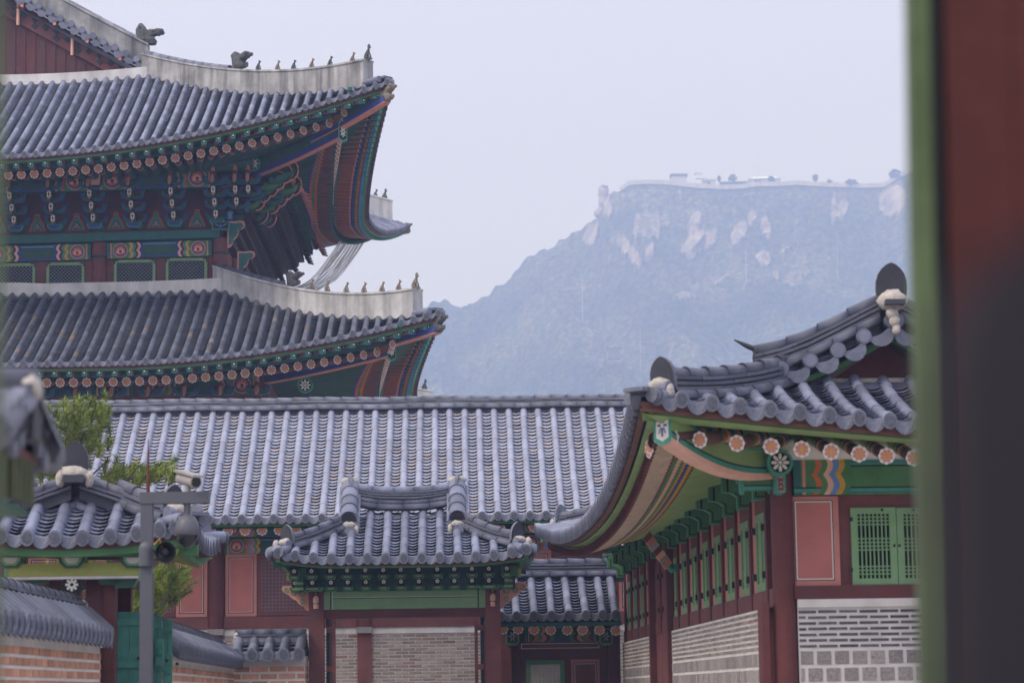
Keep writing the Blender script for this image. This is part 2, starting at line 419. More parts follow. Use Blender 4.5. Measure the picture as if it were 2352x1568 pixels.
def gable_tiles(mb, pts, out, r=.085, ln=.45, m=None, dr=.13):
    """short tile columns along a gable edge, their ends facing 'out'; pts = positions of the round tiles"""
    out = V(out); m = m or tile
    for i, P in enumerate(pts):
        P = V(P); q = pts[min(i + 1, len(pts) - 1)]; p0 = pts[max(i - 1, 0)]; A = (V(q) - V(p0)).normalized()
        N = out.cross(A); N = N if N.z > 0 else -N; nn = 14
        mb.tube([P + N * .02 - out * ln, P + N * .02], r, m, 10)
        ring = [P + N * .02 + out * .01 + A * (r * 1.14 * math.cos(2 * math.pi * k / nn)) + N * (r * 1.14 * math.sin(2 * math.pi * k / nn)) for k in range(nn)]
        mb.extr(ring, -out * .05, tile_end)
        mb.add([p + out * .004 + (P + N * .02 + out * .01 - p) * .22 for p in ring], [tuple(range(nn))], tile)
    for a, b in zip(pts, pts[1:]):
        a = V(a); b = V(b); A = b - a; wd = A.length; A.normalize(); N = out.cross(A); N = N if N.z > 0 else -N; c = (a + b) / 2; k = 9
        xs = [-1 + 2 * i / (k - 1) for i in range(k)]
        up = [c + A * (x * wd * .46) + N * (x * x * .05 - .05) for x in xs]
        lo = [p - N * (dr * math.sqrt(max(0, 1 - x * x)) ** .8 + .015) for p, x in zip(up, xs)]
        mb.extr(up + lo[::-1], -out * .025, tile_end)
        for j in range(3):
            t = -out * (.03 + j * .12)
            uu = [p + t + N * (.012 - .004 * j) for p in up]; vv = [p + t - out * .13 - N * .015 for p in up]
            mb.add(uu + vv, [(i, i + 1, i + 1 + k, i + k) for i in range(k - 1)], m, True)

# ------------------------------------------------------------------ bricks
def bricks(mb, O, U, W, width, rows, mjoint, seed=1, proud=.008):
    """rows: (height, brick length, joint, material, top joint, offset); mortar sheet behind, bricks proud of it"""
    O = V(O); U = V(U).normalized(); W = V(W).normalized(); N = U.cross(W); rnd = random.Random(seed); y = 0
    H = sum(r_[0] + r_[4] for r_ in rows)
    mb.poly([O, O + U * width, O + U * width + W * H, O + W * H], mjoint)
    for h, bl, jt, m, tj, off in rows:
        x = -off * (bl + jt)
        while x < width - .01:
            a, b = max(x, 0) + (0 if x > 0 else jt * .5), min(x + bl, width)
            if b - a > .03:
                j = rnd.uniform(-.002, .002); e = rnd.uniform(-.003, .003)
                c = O + U * ((a + b) / 2) + W * (y + h / 2 + j)
                mb.obox(c + N * (proud / 2 + e * .3), U * ((b - a) / 2 - abs(e)), W * (h / 2 - abs(e) * .6), N * (proud / 2 + .002), m)
            x += bl + jt
        y += h + tj
    return y

# ------------------------------------------------------------------ painted rafters
def rafter(mb, p0, p1, r, bands, body, n=8, square=False):
    """bands: list of (from-end distance start, end, material) painted near the outer end p1"""
    p0, p1 = V(p0), V(p1); L = (p1 - p0).length; T = (p1 - p0) / L
    cuts = [(L, 0)]
    segs = []; last = 0
    for a, b, m in bands:
        if a > last: segs.append((last, a, body))
        segs.append((a, min(b, L), m)); last = b
    if last < L: segs.append((last, L, body))
    for a, b, m in segs:
        if b - a < .004: continue
        A, B = p1 - T * b, p1 - T * a
        if square:
            u = T.cross(V((0, 0, 1))).normalized(); w_ = u.cross(T)
            mb.obox((A + B) / 2, T * ((b - a) / 2), u * r, w_ * (r * 1.15), m)
        else: mb.tube([A, B], r, m, n, caps=False)
    return T
def rafter_end(mb, p1, T, r, petal=None, back=None):
    T = V(T); U = T.cross(V((0, 0, 1))).normalized(); U = -U; W = U.cross(T) * -1
    if W.z < 0: W = -W
    pl = Pl(mb, V(p1), U, W, T, base=.006, step=.005)
    pl.flower(0, 0, r * 1.12, back or white, petal or salmon, yellow)
# ------------------------------------------------------------------ ground and mountain
def lerp_table(tab, x):
    if x <= tab[0][0]: return tab[0][1]
    for (a, b), (c, d) in zip(tab, tab[1:]):
        if x <= c: return b + (d - b) * (x - a) / (c - a)
    return tab[-1][1]
def fbm(p, o=4, g=.5):
    return mnoise.fractal(V(p), 1.0 - g * .0, 2.0, o)

gm = M('packed_earth', (.30, .26, .21), .95, .15, .35, .4, bscale=30)
mb = MB(); mb.add([V((-2480, -380, 0)), V((2480, -380, 0)), V((2480, 2190, 0)), V((-2480, 2190, 0))], [(0, 1, 2, 3)], gm)
g = struct(mb.build('ground'))
pav = M('stone_paving', (.36, .345, .33), .9, .15, 1.2, .4, bscale=25)
mb = MB(); mb.add([V((-5.2, -6, .004)), V((3.2, -6, .004)), V((2.4, 43, .004)), V((-5.6, 43, .004))], [(0, 1, 2, 3)], pav)
struct(mb.build('courtyard_pavement'))

RIDGE_PX = [(300, 740), (760, 725), (960, 708), (1000, 690), (1022, 690), (1045, 700), (1062, 704), (1090, 690), (1120, 672), (1150, 655), (1178, 630), (1192, 612), (1215, 590), (1245, 573), (1275, 558), (1310, 535), (1340, 520), (1362, 503),
            (1376, 494), (1379, 478), (1384, 462), (1398, 446), (1408, 440), (1428, 434), (1445, 421), (1480, 419), (1530, 420), (1565, 424), (1600, 428), (1660, 431), (1700, 430), (1740, 424), (1790, 424), (1830, 421), (1870, 424),
            (1930, 426), (1985, 428), (2030, 426), (2050, 414), (2068, 404), (2085, 396), (2110, 384), (2160, 372), (2230, 360), (2352, 352), (2700, 330)]
YR = 1500.0
RX = []
for px, py in RIDGE_PX:
    p = at(px, py, YR); RX.append((p.x, p.z))
ROCKS = [(1593, 510, 15, 32, .25, 1), (1598, 553, 42, 13, -.6, 1), (1636, 550, 11, 24, .25, 1), (1696, 535, 17, 30, .5, 1), (1757, 522, 11, 26, -.1, 1), (1726, 500, 14, 20, .3, .6), (1490, 512, 34, 38, .1, .55), (1530, 505, 12, 26, 0, .5),
         (1360, 535, 16, 34, .5, .9), (1436, 566, 17, 30, -.5, .85), (1456, 592, 15, 28, -.3, .8), (1492, 580, 10, 26, .4, .75), (1462, 520, 9, 40, .1, .6), (1508, 512, 8, 40, -.05, .6), (1752, 597, 20, 18, .2, .95), (1822, 640, 24, 24, .3, .5), (1783, 632, 12, 14, 0, .5), (1570, 682, 34, 9, -.2, .6), (1655, 640, 36, 7, -.5, .6), (1800, 577, 26, 5, -.5, .6),
         (2050, 462, 34, 40, .2, .8), (1915, 482, 7, 40, .06, 1), (1935, 478, 14, 30, .2, .6), (1388, 447, 11, 26, .1, .95), (1396, 480, 12, 16, 0, .8), (1560, 447, 16, 8, 0, .5), (1720, 452, 20, 5, -.2, .6), (1480, 470, 14, 10, 0, .4), (1280, 585, 16, 7, -.4, .5), (1400, 590, 14, 12, 0, .5), (1345, 665, 20, 4, -.3, .7), (1590, 588, 26, 10, -.4, .5), (1850, 620, 20, 8, .5, .4)]
def rock_mask(px, py, X, Z):
    v = 0
    wx = 6 * mnoise.noise(V((X * .09, Z * .05, 1))) + 5 * mnoise.noise(V((X * .25, Z * .25, 4))); wy = 9 * mnoise.noise(V((X * .09, Z * .09, 7)))
    for cx, cy, rx, ry, a, s in ROCKS:
        dx, dy = px + wx - cx, py + wy - cy
        if abs(dx) > 70 or abs(dy) > 70: continue
        ca, sa = math.cos(a), math.sin(a); u, v_ = (dx * ca + dy * sa) / rx, (-dx * sa + dy * ca) / ry
        q = 1.15 - math.hypot(u, v_)
        if q > 0: v = max(v, min(1, q * 2.6) * s)
    return v
def mountain():
    nx, ny = 400, 210; vs = []; mask = []
    x0, x1 = at(300, 700, YR).x, at(2700, 700, YR).x
    xs = []
    for i in range(nx + 1):   # finer columns where the slope is in plain view
        t = i / nx; px = 560 + 1640 * t
        if i == 0: px = -300
        if i == nx: px = 2900
        xs.append(at(px, 700, YR).x)
    for j in range(ny + 1):
        t = j / ny
        for X in xs:
            if t <= .93:
                q = t / .93; Yv = 800 + (YR - 800) * q; zr = lerp_table(RX, X)
                f = .50 * q + .50 * q ** 3.2
                z = zr * f
                Xw = X * (Yv / YR) ** .8
                en = min(1, q * 3) 
                n = (9 * mnoise.fractal(V((Xw * .012, Yv * .008, 0)), 1, 2, 4) + 26 * (.5 - abs(mnoise.noise(V((Xw * .017 + Yv * .004, Yv * .0045, 3.0))))) * (.3 + q)) * (1 - q ** 10) * en
                n += (2.6 + .5 * (1 - q)) * mnoise.noise(V((Xw * .16, Yv * .12, z * .16))) * en + 1.5 * mnoise.noise(V((Xw * .33, Yv * .26, z * .3))) * en
                if q > .985 and X > at(1420, 430, YR).x: n *= .25
                p = V((Xw, Yv, max(z + n, -.5)))
            else:
                q = (t - .93) / .07; Yv = YR + 320 * q; p = V((X, Yv, lerp_table(RX, X) * (1 - q ** 1.3)))
            px, py = proj(p); m = rock_mask(px, py, p.x, p.z) if .2 < t <= .93 else 0
            if m > .3:
                p.y -= 4.5 * m * (1 + .5 * mnoise.noise(V((p.x * .1, 0, p.z * .1))))
            vs.append(p); mask.append(m)
    k = nx + 1
    fs = [(j * k + i, j * k + i + 1, (j + 1) * k + i + 1, (j + 1) * k + i) for j in range(ny) for i in range(nx)]
    m = bpy.data.materials.new('wooded_granite_slope'); m.use_nodes = True; t = m.node_tree; N = t.nodes; L = t.links
    b = N['Principled BSDF']; b.inputs['Roughness'].default_value = .95; b.inputs['Specular IOR Level'].default_value = .1
    tc = N.new('ShaderNodeTexCoord')
    def nz(scale, det=6, stretch=None):
        n = N.new('ShaderNodeTexNoise'); n.inputs['Scale'].default_value = scale; n.inputs['Detail'].default_value = det
        if stretch:
            mp = N.new('ShaderNodeMapping'); mp.inputs['Scale'].default_value = stretch; L.new(tc.outputs['Object'], mp.inputs[0]); L.new(mp.outputs[0], n.inputs['Vector'])
        else: L.new(tc.outputs['Object'], n.inputs['Vector'])
        return n.outputs['Fac']
    def ramp(v, stops):
        r = N.new('ShaderNodeValToRGB'); L.new(v, r.inputs[0])
        while len(r.color_ramp.elements) < len(stops): r.color_ramp.elements.new(.5)
        for e, (p_, c) in zip(r.color_ramp.elements, stops): e.position = p_; e.color = (*c, 1)
        return r.outputs[0]
    wood = ramp(nz(.3, 6), [(.33, (.010, .018, .014)), (.47, (.035, .05, .03)), (.58, (.085, .09, .06)), (.72, (.18, .15, .115))])
    big = ramp(nz(.018, 6), [(.35, (.5, .56, .55)), (.65, (1.6, 1.45, 1.35))])
    mu = N.new('ShaderNodeMix'); mu.data_type = 'RGBA'; mu.blend_type = 'MULTIPLY'; mu.inputs[0].default_value = 1; L.new(wood, mu.inputs[6]); L.new(big, mu.inputs[7])
    rock = ramp(nz(1.0, 7, (.16, .1, .05)), [(.3, (.10, .09, .085)), (.47, (.23, .20, .185)), (.7, (.37, .325, .30))])
    at_ = N.new('ShaderNodeAttribute'); at_.attribute_name = 'bare_rock'
    nb = nz(.35, 5); ad = N.new('ShaderNodeMath'); ad.operation = 'ADD'; L.new(at_.outputs['Fac'], ad.inputs[0]); L.new(nb, ad.inputs[1])
    mr = N.new('ShaderNodeMapRange'); mr.inputs[1].default_value = .86; mr.inputs[2].default_value = 1.12; L.new(ad.outputs[0], mr.inputs[0])
    mx_ = N.new('ShaderNodeMix'); mx_.data_type = 'RGBA'; L.new(mr.outputs[0], mx_.inputs[0]); L.new(mu.outputs[2], mx_.inputs[6]); L.new(rock, mx_.inputs[7])
    L.new(mx_.outputs[2], b.inputs['Base Color'])
    bp = N.new('ShaderNodeBump'); bp.inputs['Strength'].default_value = .8; bp.inputs['Distance'].default_value = 3; L.new(nz(.2, 8), bp.inputs['Height']); L.new(bp.outputs[0], b.inputs['Normal'])
    mb = MB(); mb.add(vs, fs, m, False); o = mb.build('mountain'); struct(o)
    a = o.data.attributes.new('bare_rock', 'FLOAT', 'POINT'); a.data.foreach_set('value', mask)
mountain()

far_wall = M('pale_granite_rampart', (.42, .39, .37), .9, .3, .25)
far_white = M('white_render', (.72, .72, .72), .8, .08, .5)
far_grey = M('grey_render', (.50, .50, .52), .8, .1, .5)
far_dark = M('shaded_opening', (.05, .055, .06), .8, .1, .5)
far_leaf = M('far_foliage', (.025, .04, .028), .9, .35, .4)
far_rock = M('bare_granite', (.30, .24, .22), .9, .4, .35, .6)
far_dim = M('dim_wall', (.10, .095, .085), .8, .2, .5); far_dimr = M('dim_roof', (.10, .06, .055), .8, .2, .5)
far_red = M('faded_red_roof', (.42, .2, .15), .8, .2, .5)
def zr_at(px, Y=YR): return at(px, lerp_table(RIDGE_PX, px), Y)
mb = MB()
for k, (px, py, rw, rh) in enumerate(((1387, 463, 13, 19), (1385, 444, 12, 16), (1395, 478, 16, 18), (1379, 490, 14, 14))):
    lump(mb, at(px, py, YR - 4), (rw * YR / FP, 4, rh * YR / FP), far_rock, k + 3, 14, 10)
tag(mb.build('rock_pillar'), 'upright bare rock pillar at the left end of the cliff', 'rock')
# crenellated fortress wall along the ridge
mb = MB(); pts = []
for i in range(132):
    px = 1424 + i * 5.0; p = zr_at(px, YR - 3); pts.append(p)
mb.sweep(pts, [(-1.1, -1.2), (1.1, -1.2), (.9, 1.2), (-.9, 1.2)], far_wall)
for a, b in zip(pts[::1], pts[1:]):
    c = a.lerp(b, .5); mb.box(c.x - .45, c.x + .45, c.y - .5, c.y + .5, c.z + 1.15, c.z + 1.9, far_wall)
tag(mb.build('fortress_wall'), 'pale crenellated stone rampart running along the mountain ridge', 'fortress wall')
def far_house(name, x0, x1, y0, y1, label, wall, roof, win=1, Y=YR + 6, flat=True, deep=7):
    a, b = at(x0, y1, Y), at(x1, y0, Y); root = thing(name, label, 'building', loc=(a.x, Y, a.z), group='lookout buildings on the ridge' if name == 'lookout_building' else 'houses low on the slope'); W, H = b.x - a.x, b.z - a.z
    m1 = MB(); m1.box(0, W, 0, deep, -4, H * .78, wall); m1.build('wall', root)
    m2 = MB()
    if flat: m2.box(-.6, W + .6, -.6, deep + .6, H * .785, H, roof)
    else:
        ps = [V((-.8, -.8, H * .7)), V((W + .8, -.8, H * .7)), V((W * .82, deep / 2, H)), V((W * .15, deep / 2, H * .96))]
        m2.poly(ps, roof); m2.poly([ps[1], V((W + .8, deep + .8, H * .7)), ps[2]], roof); m2.poly([ps[0], ps[3], V((-.8, deep + .8, H * .7))], roof); m2.poly([ps[3], ps[2], V((W + .8, deep + .8, H * .7)), V((-.8, deep + .8, H * .7))], roof)
    m2.build('roof', root)
    for k in range(win):
        m3 = MB(); c = W * (k + .6) / (win + .2); m3.box(c - W * .12, c + W * .1, -.08, .05, H * .25, H * .6, far_dark); m3.build('window', root)
    return root
far_house('lookout_building', 1542, 1577, 399, 424, 'small flat roofed grey lookout building left of the water tower', far_grey, far_dark, 0)
far_house('lookout_building', 1614, 1643, 408, 432, 'little pale hut with one dark window right of the water tower', far_grey, far_white, 1)
far_house('lookout_building', 1656, 1716, 413, 434, 'low wide building with pale roof and long dark front', far_dark, far_white, 1)
far_house('lookout_building', 1722, 1792, 402, 430, 'long building with sloping white roof at the ridge middle', far_grey, far_white, 2, flat=False)
far_house('hillside_house', 1398, 1424, 795, 806, 'faded house half hidden low on the wooded slope', far_dim, far_dimr, 0, Y=1310, flat=False, deep=5)
far_house('hillside_house', 1482, 1505, 785, 795, 'tiny red roofed pavilion low on the wooded slope', far_dim, far_dimr, 0, Y=1320, flat=False, deep=4)
root = thing('water_tower', 'white water tank on thin legs above the rampart', 'water tower', loc=at(1605, 430, YR + 4))
mb = MB(); mb.box(-2.2, 2.2, -2.2, 2.2, 5.4, 8.4, far_white); mb.box(-2.6, 2.6, -2.6, 2.6, 8.4, 8.9, far_grey); mb.build('tank', root)
for sx in (-1, 1):
    for sy in (-1, 1): m2 = MB(); m2.box(sx * 1.9 - .2, sx * 1.9 + .2, sy * 1.9 - .2, sy * 1.9 + .2, -3, 5.4, far_white); m2.build('leg', root)
for px, y0, y1, Y, wd, lab in ((1938, 373, 426, YR, .16, 'tallest thin mast on the ridge beside the lone tree'), (1740, 367, 420, YR + 4, .14, 'slim aerial mast rising behind the sloping white roof'), (1442, 404, 425, YR, .16, 'short post on the rampart at its left end'),
                           (1456, 406, 425, YR, .14, 'short post on the rampart second from its left end'), (1337, 640, 690, 1000, .11, 'thin pole on the left middle of the wooded slope'), (1713, 565, 606, 1150, .1, 'thin pole below the two right pale boulders'),
                           (1923, 545, 600, 1150, .06, 'thin pole under the white strip of cliff'), (1470, 755, 790, 800, .07, 'thin pole above the hillside houses')):
    a, b = at(px, y1, Y), at(px, y0, Y); mb = MB(); mb.tube([a + V((0, 0, -9)), b], [wd * .8, wd * .6], far_white if y1 > 450 else far_grey, 6)
    tag(mb.build('mast'), lab, 'mast', 'thin masts and poles on the mountain')
def far_tree(px, y0, y1, wpx, lab, Y=YR - 2, name='ridge_tree', cat='tree', trunk=True):
    a, b = at(px, y1, Y), at(px, y0, Y); h = b.z - a.z; r = wpx / 2 * Y / FP; root = thing(name, lab, cat, loc=a, group=None if trunk else 'bushes along the mountain ridge'); mb = MB()
    rnd = random.Random(px)
    for k in range(90):
        d = V((rnd.gauss(0, 1), rnd.gauss(0, 1), rnd.gauss(0, 1))).normalized() * rnd.random() ** .4
        c = V((d.x * r, d.y * r, h * (.66 if trunk else .45) + d.z * h * (.36 if trunk else .5))); s_ = r * rnd.uniform(.12, .3)
        lump(mb, c, (s_, s_, s_ * .8), far_leaf, k, 6, 4)
    mb.build('crown', root)
    if trunk: m2 = MB(); m2.tube([V((0, 0, -2)), V((0, 0, h * .7))], [r * .12, r * .06], far_leaf, 6); m2.build('trunk', root)
far_tree(1873, 401, 424, 15, 'lone round tree standing out on the ridge line')
for px, y0, y1, wd, lab in ((1905, 412, 427, 16, 'small bush between the lone tree and the tall mast'), (1955, 413, 428, 30, 'wide low bush just right of the tall mast'), (1652, 402, 418, 10, 'small shrub above the low wide building'), (1683, 401, 416, 22, 'narrow shrubs on the roof line of the low wide building'),
                            (2058, 388, 412, 30, 'dark thicket at the foot of the right rock dome'), (1387, 424, 446, 24, 'dark shrub capping the rock pillar on the left cliff'), (1771, 404, 416, 14, 'shrub above the right end of the sloping white roof')):
    far_tree(px, y0, y1, wd, lab, name='ridge_bush', cat='bush', trunk=False)

# ------------------------------------------------------------------ the air
hz = bpy.data.materials.new('haze_air'); hz.use_nodes = True; t = hz.node_tree; t.nodes.remove(t.nodes['Principled BSDF'])
pv = t.nodes.new('ShaderNodeVolumePrincipled'); pv.inputs['Color'].default_value = (.44, .59, 1.0, 1); pv.inputs['Absorption Color'].default_value = (1, 1, 1, 1); pv.inputs['Density'].default_value = .00082; pv.inputs['Anisotropy'].default_value = .2
t.links.new(pv.outputs[0], t.nodes['Material Output'].inputs['Volume'])
mb = MB(); mb.box(-2490, 2490, -390, 2200, -1, 420, hz); struct(mb.build('haze'), 'stuff')
# ------------------------------------------------------------------ figures on the ridges
def inflate(mb, pts, O, U, W, th, m):
    """rounded solid from an outline: O origin, U, W axes, th half thickness"""
    O = V(O); N = U.cross(W); cx = sum(p[0] for p in pts) / len(pts); cy = sum(p[1] for p in pts) / len(pts); n = len(pts); vs = []
    for t, q in ((-1, .55), (-.75, .86), (0, 1), (.75, .86), (1, .55)):
        for x, y in pts: vs.append(O + U * (cx + (x - cx) * q) + W * (cy + (y - cy) * q) + N * (th * t))
    fs = [(k * n + i, k * n + (i + 1) % n, (k + 1) * n + (i + 1) % n, (k + 1) * n + i) for k in range(4) for i in range(n)] + [tuple(range(n)), tuple(range(4 * n, 5 * n))]
    mb.add(vs, fs, m, False)
HEADPTS = [(0, 0), (-.02, .3), (-.07, .7), (.02, 1.0), (.12, 1.04), (.2, .95), (.27, .76), (.42, .73), (.52, .8), (.62, .74), (.74, .86), (.88, .9), (1.0, .84), (1.02, .66), (.93, .56), (.86, .6), (.72, .47), (.62, .42), (.58, .3), (.66, .24), (.74, .3), (.84, .24), (.82, .06), (.66, 0)]
def dragon_head(name, parent, P, F, s, m, lab=None):
    F = V(F); F.z *= .5; F.normalize(); W = V((0, 0, 1)); W = (W - F * W.dot(F)).normalized(); mb = MB()
    pts = [((x - .4) * s, y * s * .82) for x, y in HEADPTS]
    inflate(mb, pts, P, F, W, s * .2, m)
    S_ = F.cross(W)
    for sg in (-1, 1):
        c = V(P) + F * (s * .22) + W * (s * .56) + S_ * (sg * s * .16); mb.ball(c, s * .075, m); mb.ball(c + F * (s * .34) + W * (s * .05), s * .09, m)
        for k in range(4): mb.ball(V(P) + F * (s * (-.3 + .07 * k)) + W * (s * (.62 - .14 * k)) + S_ * (sg * s * .17), (s * .07, s * .04, s * .1), m, 6, 4)
    return mb.build(name, parent, lab)
def figurine(parent, P, F, h, m, kind=0):
    F = V(F); F.z = 0; F.normalize(); S_ = V((F.y, -F.x, 0)); Z = V((0, 0, 1)); P = V(P); mb = MB()
    def q(f, z, s_=0): return P + F * (f * h) + Z * (z * h) + S_ * (s_ * h)
    mb.obox(q(0, .03), F * (.30 * h), S_ * (.14 * h), Z * (.03 * h), m)
    lean = .06 if kind != 2 else .0
    mb.tube([q(-.2, .06), q(-.2, .2), q(-.1, .42), q(.02, .62), q(.06 + lean, .74)], [.13 * h, .17 * h, .145 * h, .11 * h, .07 * h], m, 8)
    mb.ball(q(.10 + lean, .83), (.12 * h, .10 * h, .11 * h), m, 8, 6)
    mb.ball(q(.2 + lean, .80), (.08 * h, .06 * h, .055 * h), m, 6, 4)
    for sg in (-1, 1):
        mb.tube([q(.02, .52, sg * .07), q(.15, .3, sg * .08), q(.2, .07, sg * .08)], [.05 * h, .045 * h, .045 * h], m, 6)
        mb.ball(q(-.08, .16, sg * .12), (.15 * h, .08 * h, .11 * h), m, 6, 4)
        mb.ball(q(.04 + lean, .93, sg * .06), .035 * h, m, 5, 3)
    if kind == 2: mb.tube([q(.1, .9), q(.1, 1.03)], [.1 * h, .07 * h], m, 8)
    if kind == 1: mb.tube([q(.08, .9), q(.02, 1.0)], [.06 * h, .03 * h], m, 6)
    return mb.build('figurine', parent)
def on_path(path, px):
    """point and direction of a local path where it crosses photo column px"""
    fr, pts = path; best = None
    for a, b in zip(pts, pts[1:]):
        for k in range(8):
            p = a.lerp(b, k / 8); x, y = proj(fr.m @ p + fr.o); e = abs(x - px)
            if best is None or e < best[0]: best = (e, p, (b - a).normalized())
    return best[1], best[2]

# ------------------------------------------------------------------ the two-tiered hall
HF = Frame(-9.02, 75, 1.3)
hall = thing('palace_hall', 'huge two tiered painted hall with curved grey tiled roofs, at the upper left', 'palace hall', HF)
UP = Hip(-7.6, 5.5, 13.06, 11.2, 17.55, .45, .0055, 1.9, 13, 1.2, 8.2, fade=.1)
LO = Hip(-7.6, 5.5, 14.5, 12.7, 11.1, .40, .006, 1.2, 10, 1.0, 7.2)
WALLX, WALLY = 7.6, 5.5
def rz(x): return .02 * (max(x, -8) + 1.9)       # columns grow taller toward the corner
def hz_(py, px=360, y=0.0): return HF.at(px, py, y).z

def build_tier(H, m, lo_u, side_keep, top_q):
    mb = MB()
    us = [u for u in spread(-H.Lx + .12, H.Lx - .12, .352) if u > lo_u]
    tile_slope(mb, lambda u, d: H.S('f', u, d), us, lambda u: min(H.dhip('f', u), top_q), r=.082, row=.205, tl=.40, mcyl=m, mpan=m)
    ur = spread(-H.Ly + .12, H.Ly - .12, .352)
    tile_slope(mb, lambda u, d: H.S('r', u, d), ur, lambda u: min(H.dhip('r', u), side_keep), r=.082, row=.23, tl=.42, mcyl=m, mpan=m)
    ua = spread(-H.Lx, lo_u + .2, .5)
    sheet(mb, lambda u, d: H.S('f', u, d), ua, lambda u: min(H.dhip('f', u), top_q), m)
    for sd_, uu in (('b', spread(-H.Lx, H.Lx, .5)), ('l', spread(-H.Ly, H.Ly, .5)), ('r', spread(-H.Ly, H.Ly, .5)), ('f', spread(-H.Lx, H.Lx, .5))):
        G = H.Dt if (sd_ in 'fb' or H is LO) else 99
        sheet(mb, lambda u, d, sd_=sd_: H.S(sd_, u, d), uu, lambda u, sd_=sd_: (min(H.dhip(sd_, u), top_q) if (sd_ in 'fb' or H is LO) else (H.dhip(sd_, u) if H.Ly - abs(u) < H.Dt else H.Lx)), m, dz=-.09)
    return mb.build('roof_tiles', hall)
build_tier(UP, tile, -1.5, 3.6, 8.2)
build_tier(LO, tile_old, -1.5, 3.2, 7.2)

def eave_trim(H, name):
    """fascia boards, soffit and corner beams"""
    mb = MB()
    for side in 'fr':
        L = H.half(side); uu = spread(-L + .05, L - .02, .4)
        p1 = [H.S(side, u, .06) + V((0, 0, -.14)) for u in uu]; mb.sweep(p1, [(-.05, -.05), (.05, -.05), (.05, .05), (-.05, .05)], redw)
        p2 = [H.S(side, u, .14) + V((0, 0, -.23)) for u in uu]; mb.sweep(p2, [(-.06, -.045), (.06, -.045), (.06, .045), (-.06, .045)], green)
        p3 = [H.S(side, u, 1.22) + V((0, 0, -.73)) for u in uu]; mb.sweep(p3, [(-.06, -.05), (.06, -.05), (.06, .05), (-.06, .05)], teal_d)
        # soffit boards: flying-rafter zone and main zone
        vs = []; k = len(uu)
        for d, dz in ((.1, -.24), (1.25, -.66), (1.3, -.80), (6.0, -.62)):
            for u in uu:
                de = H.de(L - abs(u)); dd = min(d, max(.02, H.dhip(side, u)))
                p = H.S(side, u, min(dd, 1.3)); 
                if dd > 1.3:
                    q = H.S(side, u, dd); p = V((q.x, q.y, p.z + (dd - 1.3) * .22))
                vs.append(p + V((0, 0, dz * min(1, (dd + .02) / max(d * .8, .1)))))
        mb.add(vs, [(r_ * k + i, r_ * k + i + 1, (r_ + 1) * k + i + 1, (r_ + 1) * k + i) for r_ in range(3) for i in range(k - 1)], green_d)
    return mb.build(name, hall)
eave_trim(UP, 'eave_boards'); eave_trim(LO, 'eave_boards')

FLYB = [(0, .05, teal), (.05, .13, blue_l), (.13, .19, green), (.19, .26, orange), (.26, .33, teal_d), (.33, .40, blue), (.40, .46, salmon)]
RNDB = [(0, .10, teal_d), (.10, .52, brown), (.52, .6, orange), (.6, .68, green), (.68, .76, orange), (.76, .85, blue)]
def fan(H, side, u, wall_half, wq, d, dz):
    """outer and inner end of a rafter; past the wall corner they fan out"""
    L = H.half(side); P1 = H.S(side, u, d) + V((0, 0, dz)); lim = wall_half - .9
    s_ = 1 if u > 0 else -1; a = abs(u)
    ui = a if a < lim else lim + (a - lim) / (L - lim) * .75
    q = V(P1); off = wq
    if side == 'f': P0 = V((H.cx + s_ * ui, H.cy - L2(H, 'f') + off, 0))
    else: P0 = V((H.cx + H.Lx - off, H.cy + s_ * ui, 0))
    P0.z = H.z0 + dz + (1.1 if dz < -.5 else .2) + .25 * H.lift(L - a)
    return P0, P1
def L2(H, side): return H.Ly if side == 'f' else H.Lx
def rafters(H, wallx, wally, wq):
    us = spread(-H.Lx + .9, H.Lx - 1.55, .385); dz = -.95
    stuff = MB()
    for u in us:
        P0, P1 = fan(H, 'f', u, wallx, wq, 1.3, dz)
        if u < 1.2: rafter(stuff, P0, P1, .105, RNDB, green_d, 6); continue
        mb = MB(); T = rafter(mb, P0, P1, .112, RNDB, green_d, 10); rafter_end(mb, P1, T, .112, salmon, white); mb.build('rafter', hall)
    for u in spread(-H.Lx + .6, H.Lx - .42, .43):
        P0, P1 = fan(H, 'f', u, wallx, wq, .18, -.34); D = (P1 - P0).normalized(); Pm = P1 - D * 1.75; Pm.z = P1.z + .16
        if u < 1.2: rafter(stuff, Pm, P1, .07, FLYB, green_d, square=True); continue
        mb = MB(); T = rafter(mb, Pm, P1, .075, FLYB, redw, square=True)
        U = T.cross(V((0, 0, 1))).normalized() * -1; W = U.cross(T) * -1; W = W if W.z > 0 else -W
        pl = Pl(mb, P1, U, W, T, .006, .005); pl.rect(-.075, .075, -.086, .086, teal, 0); pl.rect(-.045, .045, -.055, .06, black, 1); pl.disc(0, 0, .034, white, 2, 6); mb.build('flying_rafter', hall)
    for u in spread(-H.Ly + 1.1, H.Ly - 1.1, .30):
        P0, P1 = fan(H, 'r', u, wally, wq, 1.3, dz); T = rafter(stuff, P0, P1, .10, RNDB, green_d, 6)
        if u < -3: rafter_end(stuff, P1, T, .105, salmon, white)
    for u in spread(-H.Ly + .5, H.Ly - .5, .37):
        P0, P1 = fan(H, 'r', u, wally, wq, .16, -.34); D = (P1 - P0).normalized(); Pm = P1 - D * 1.75; Pm.z = P1.z + .16
        rafter(stuff, Pm, P1, .05, FLYB, dull_or, square=True)
    o = stuff.build('side_rafters', hall); o['kind'] = 'stuff'
rafters(UP, WALLX, WALLY, 5.7)
rafters(LO, WALLX + 1.5, WALLY + 1.5, 5.7)

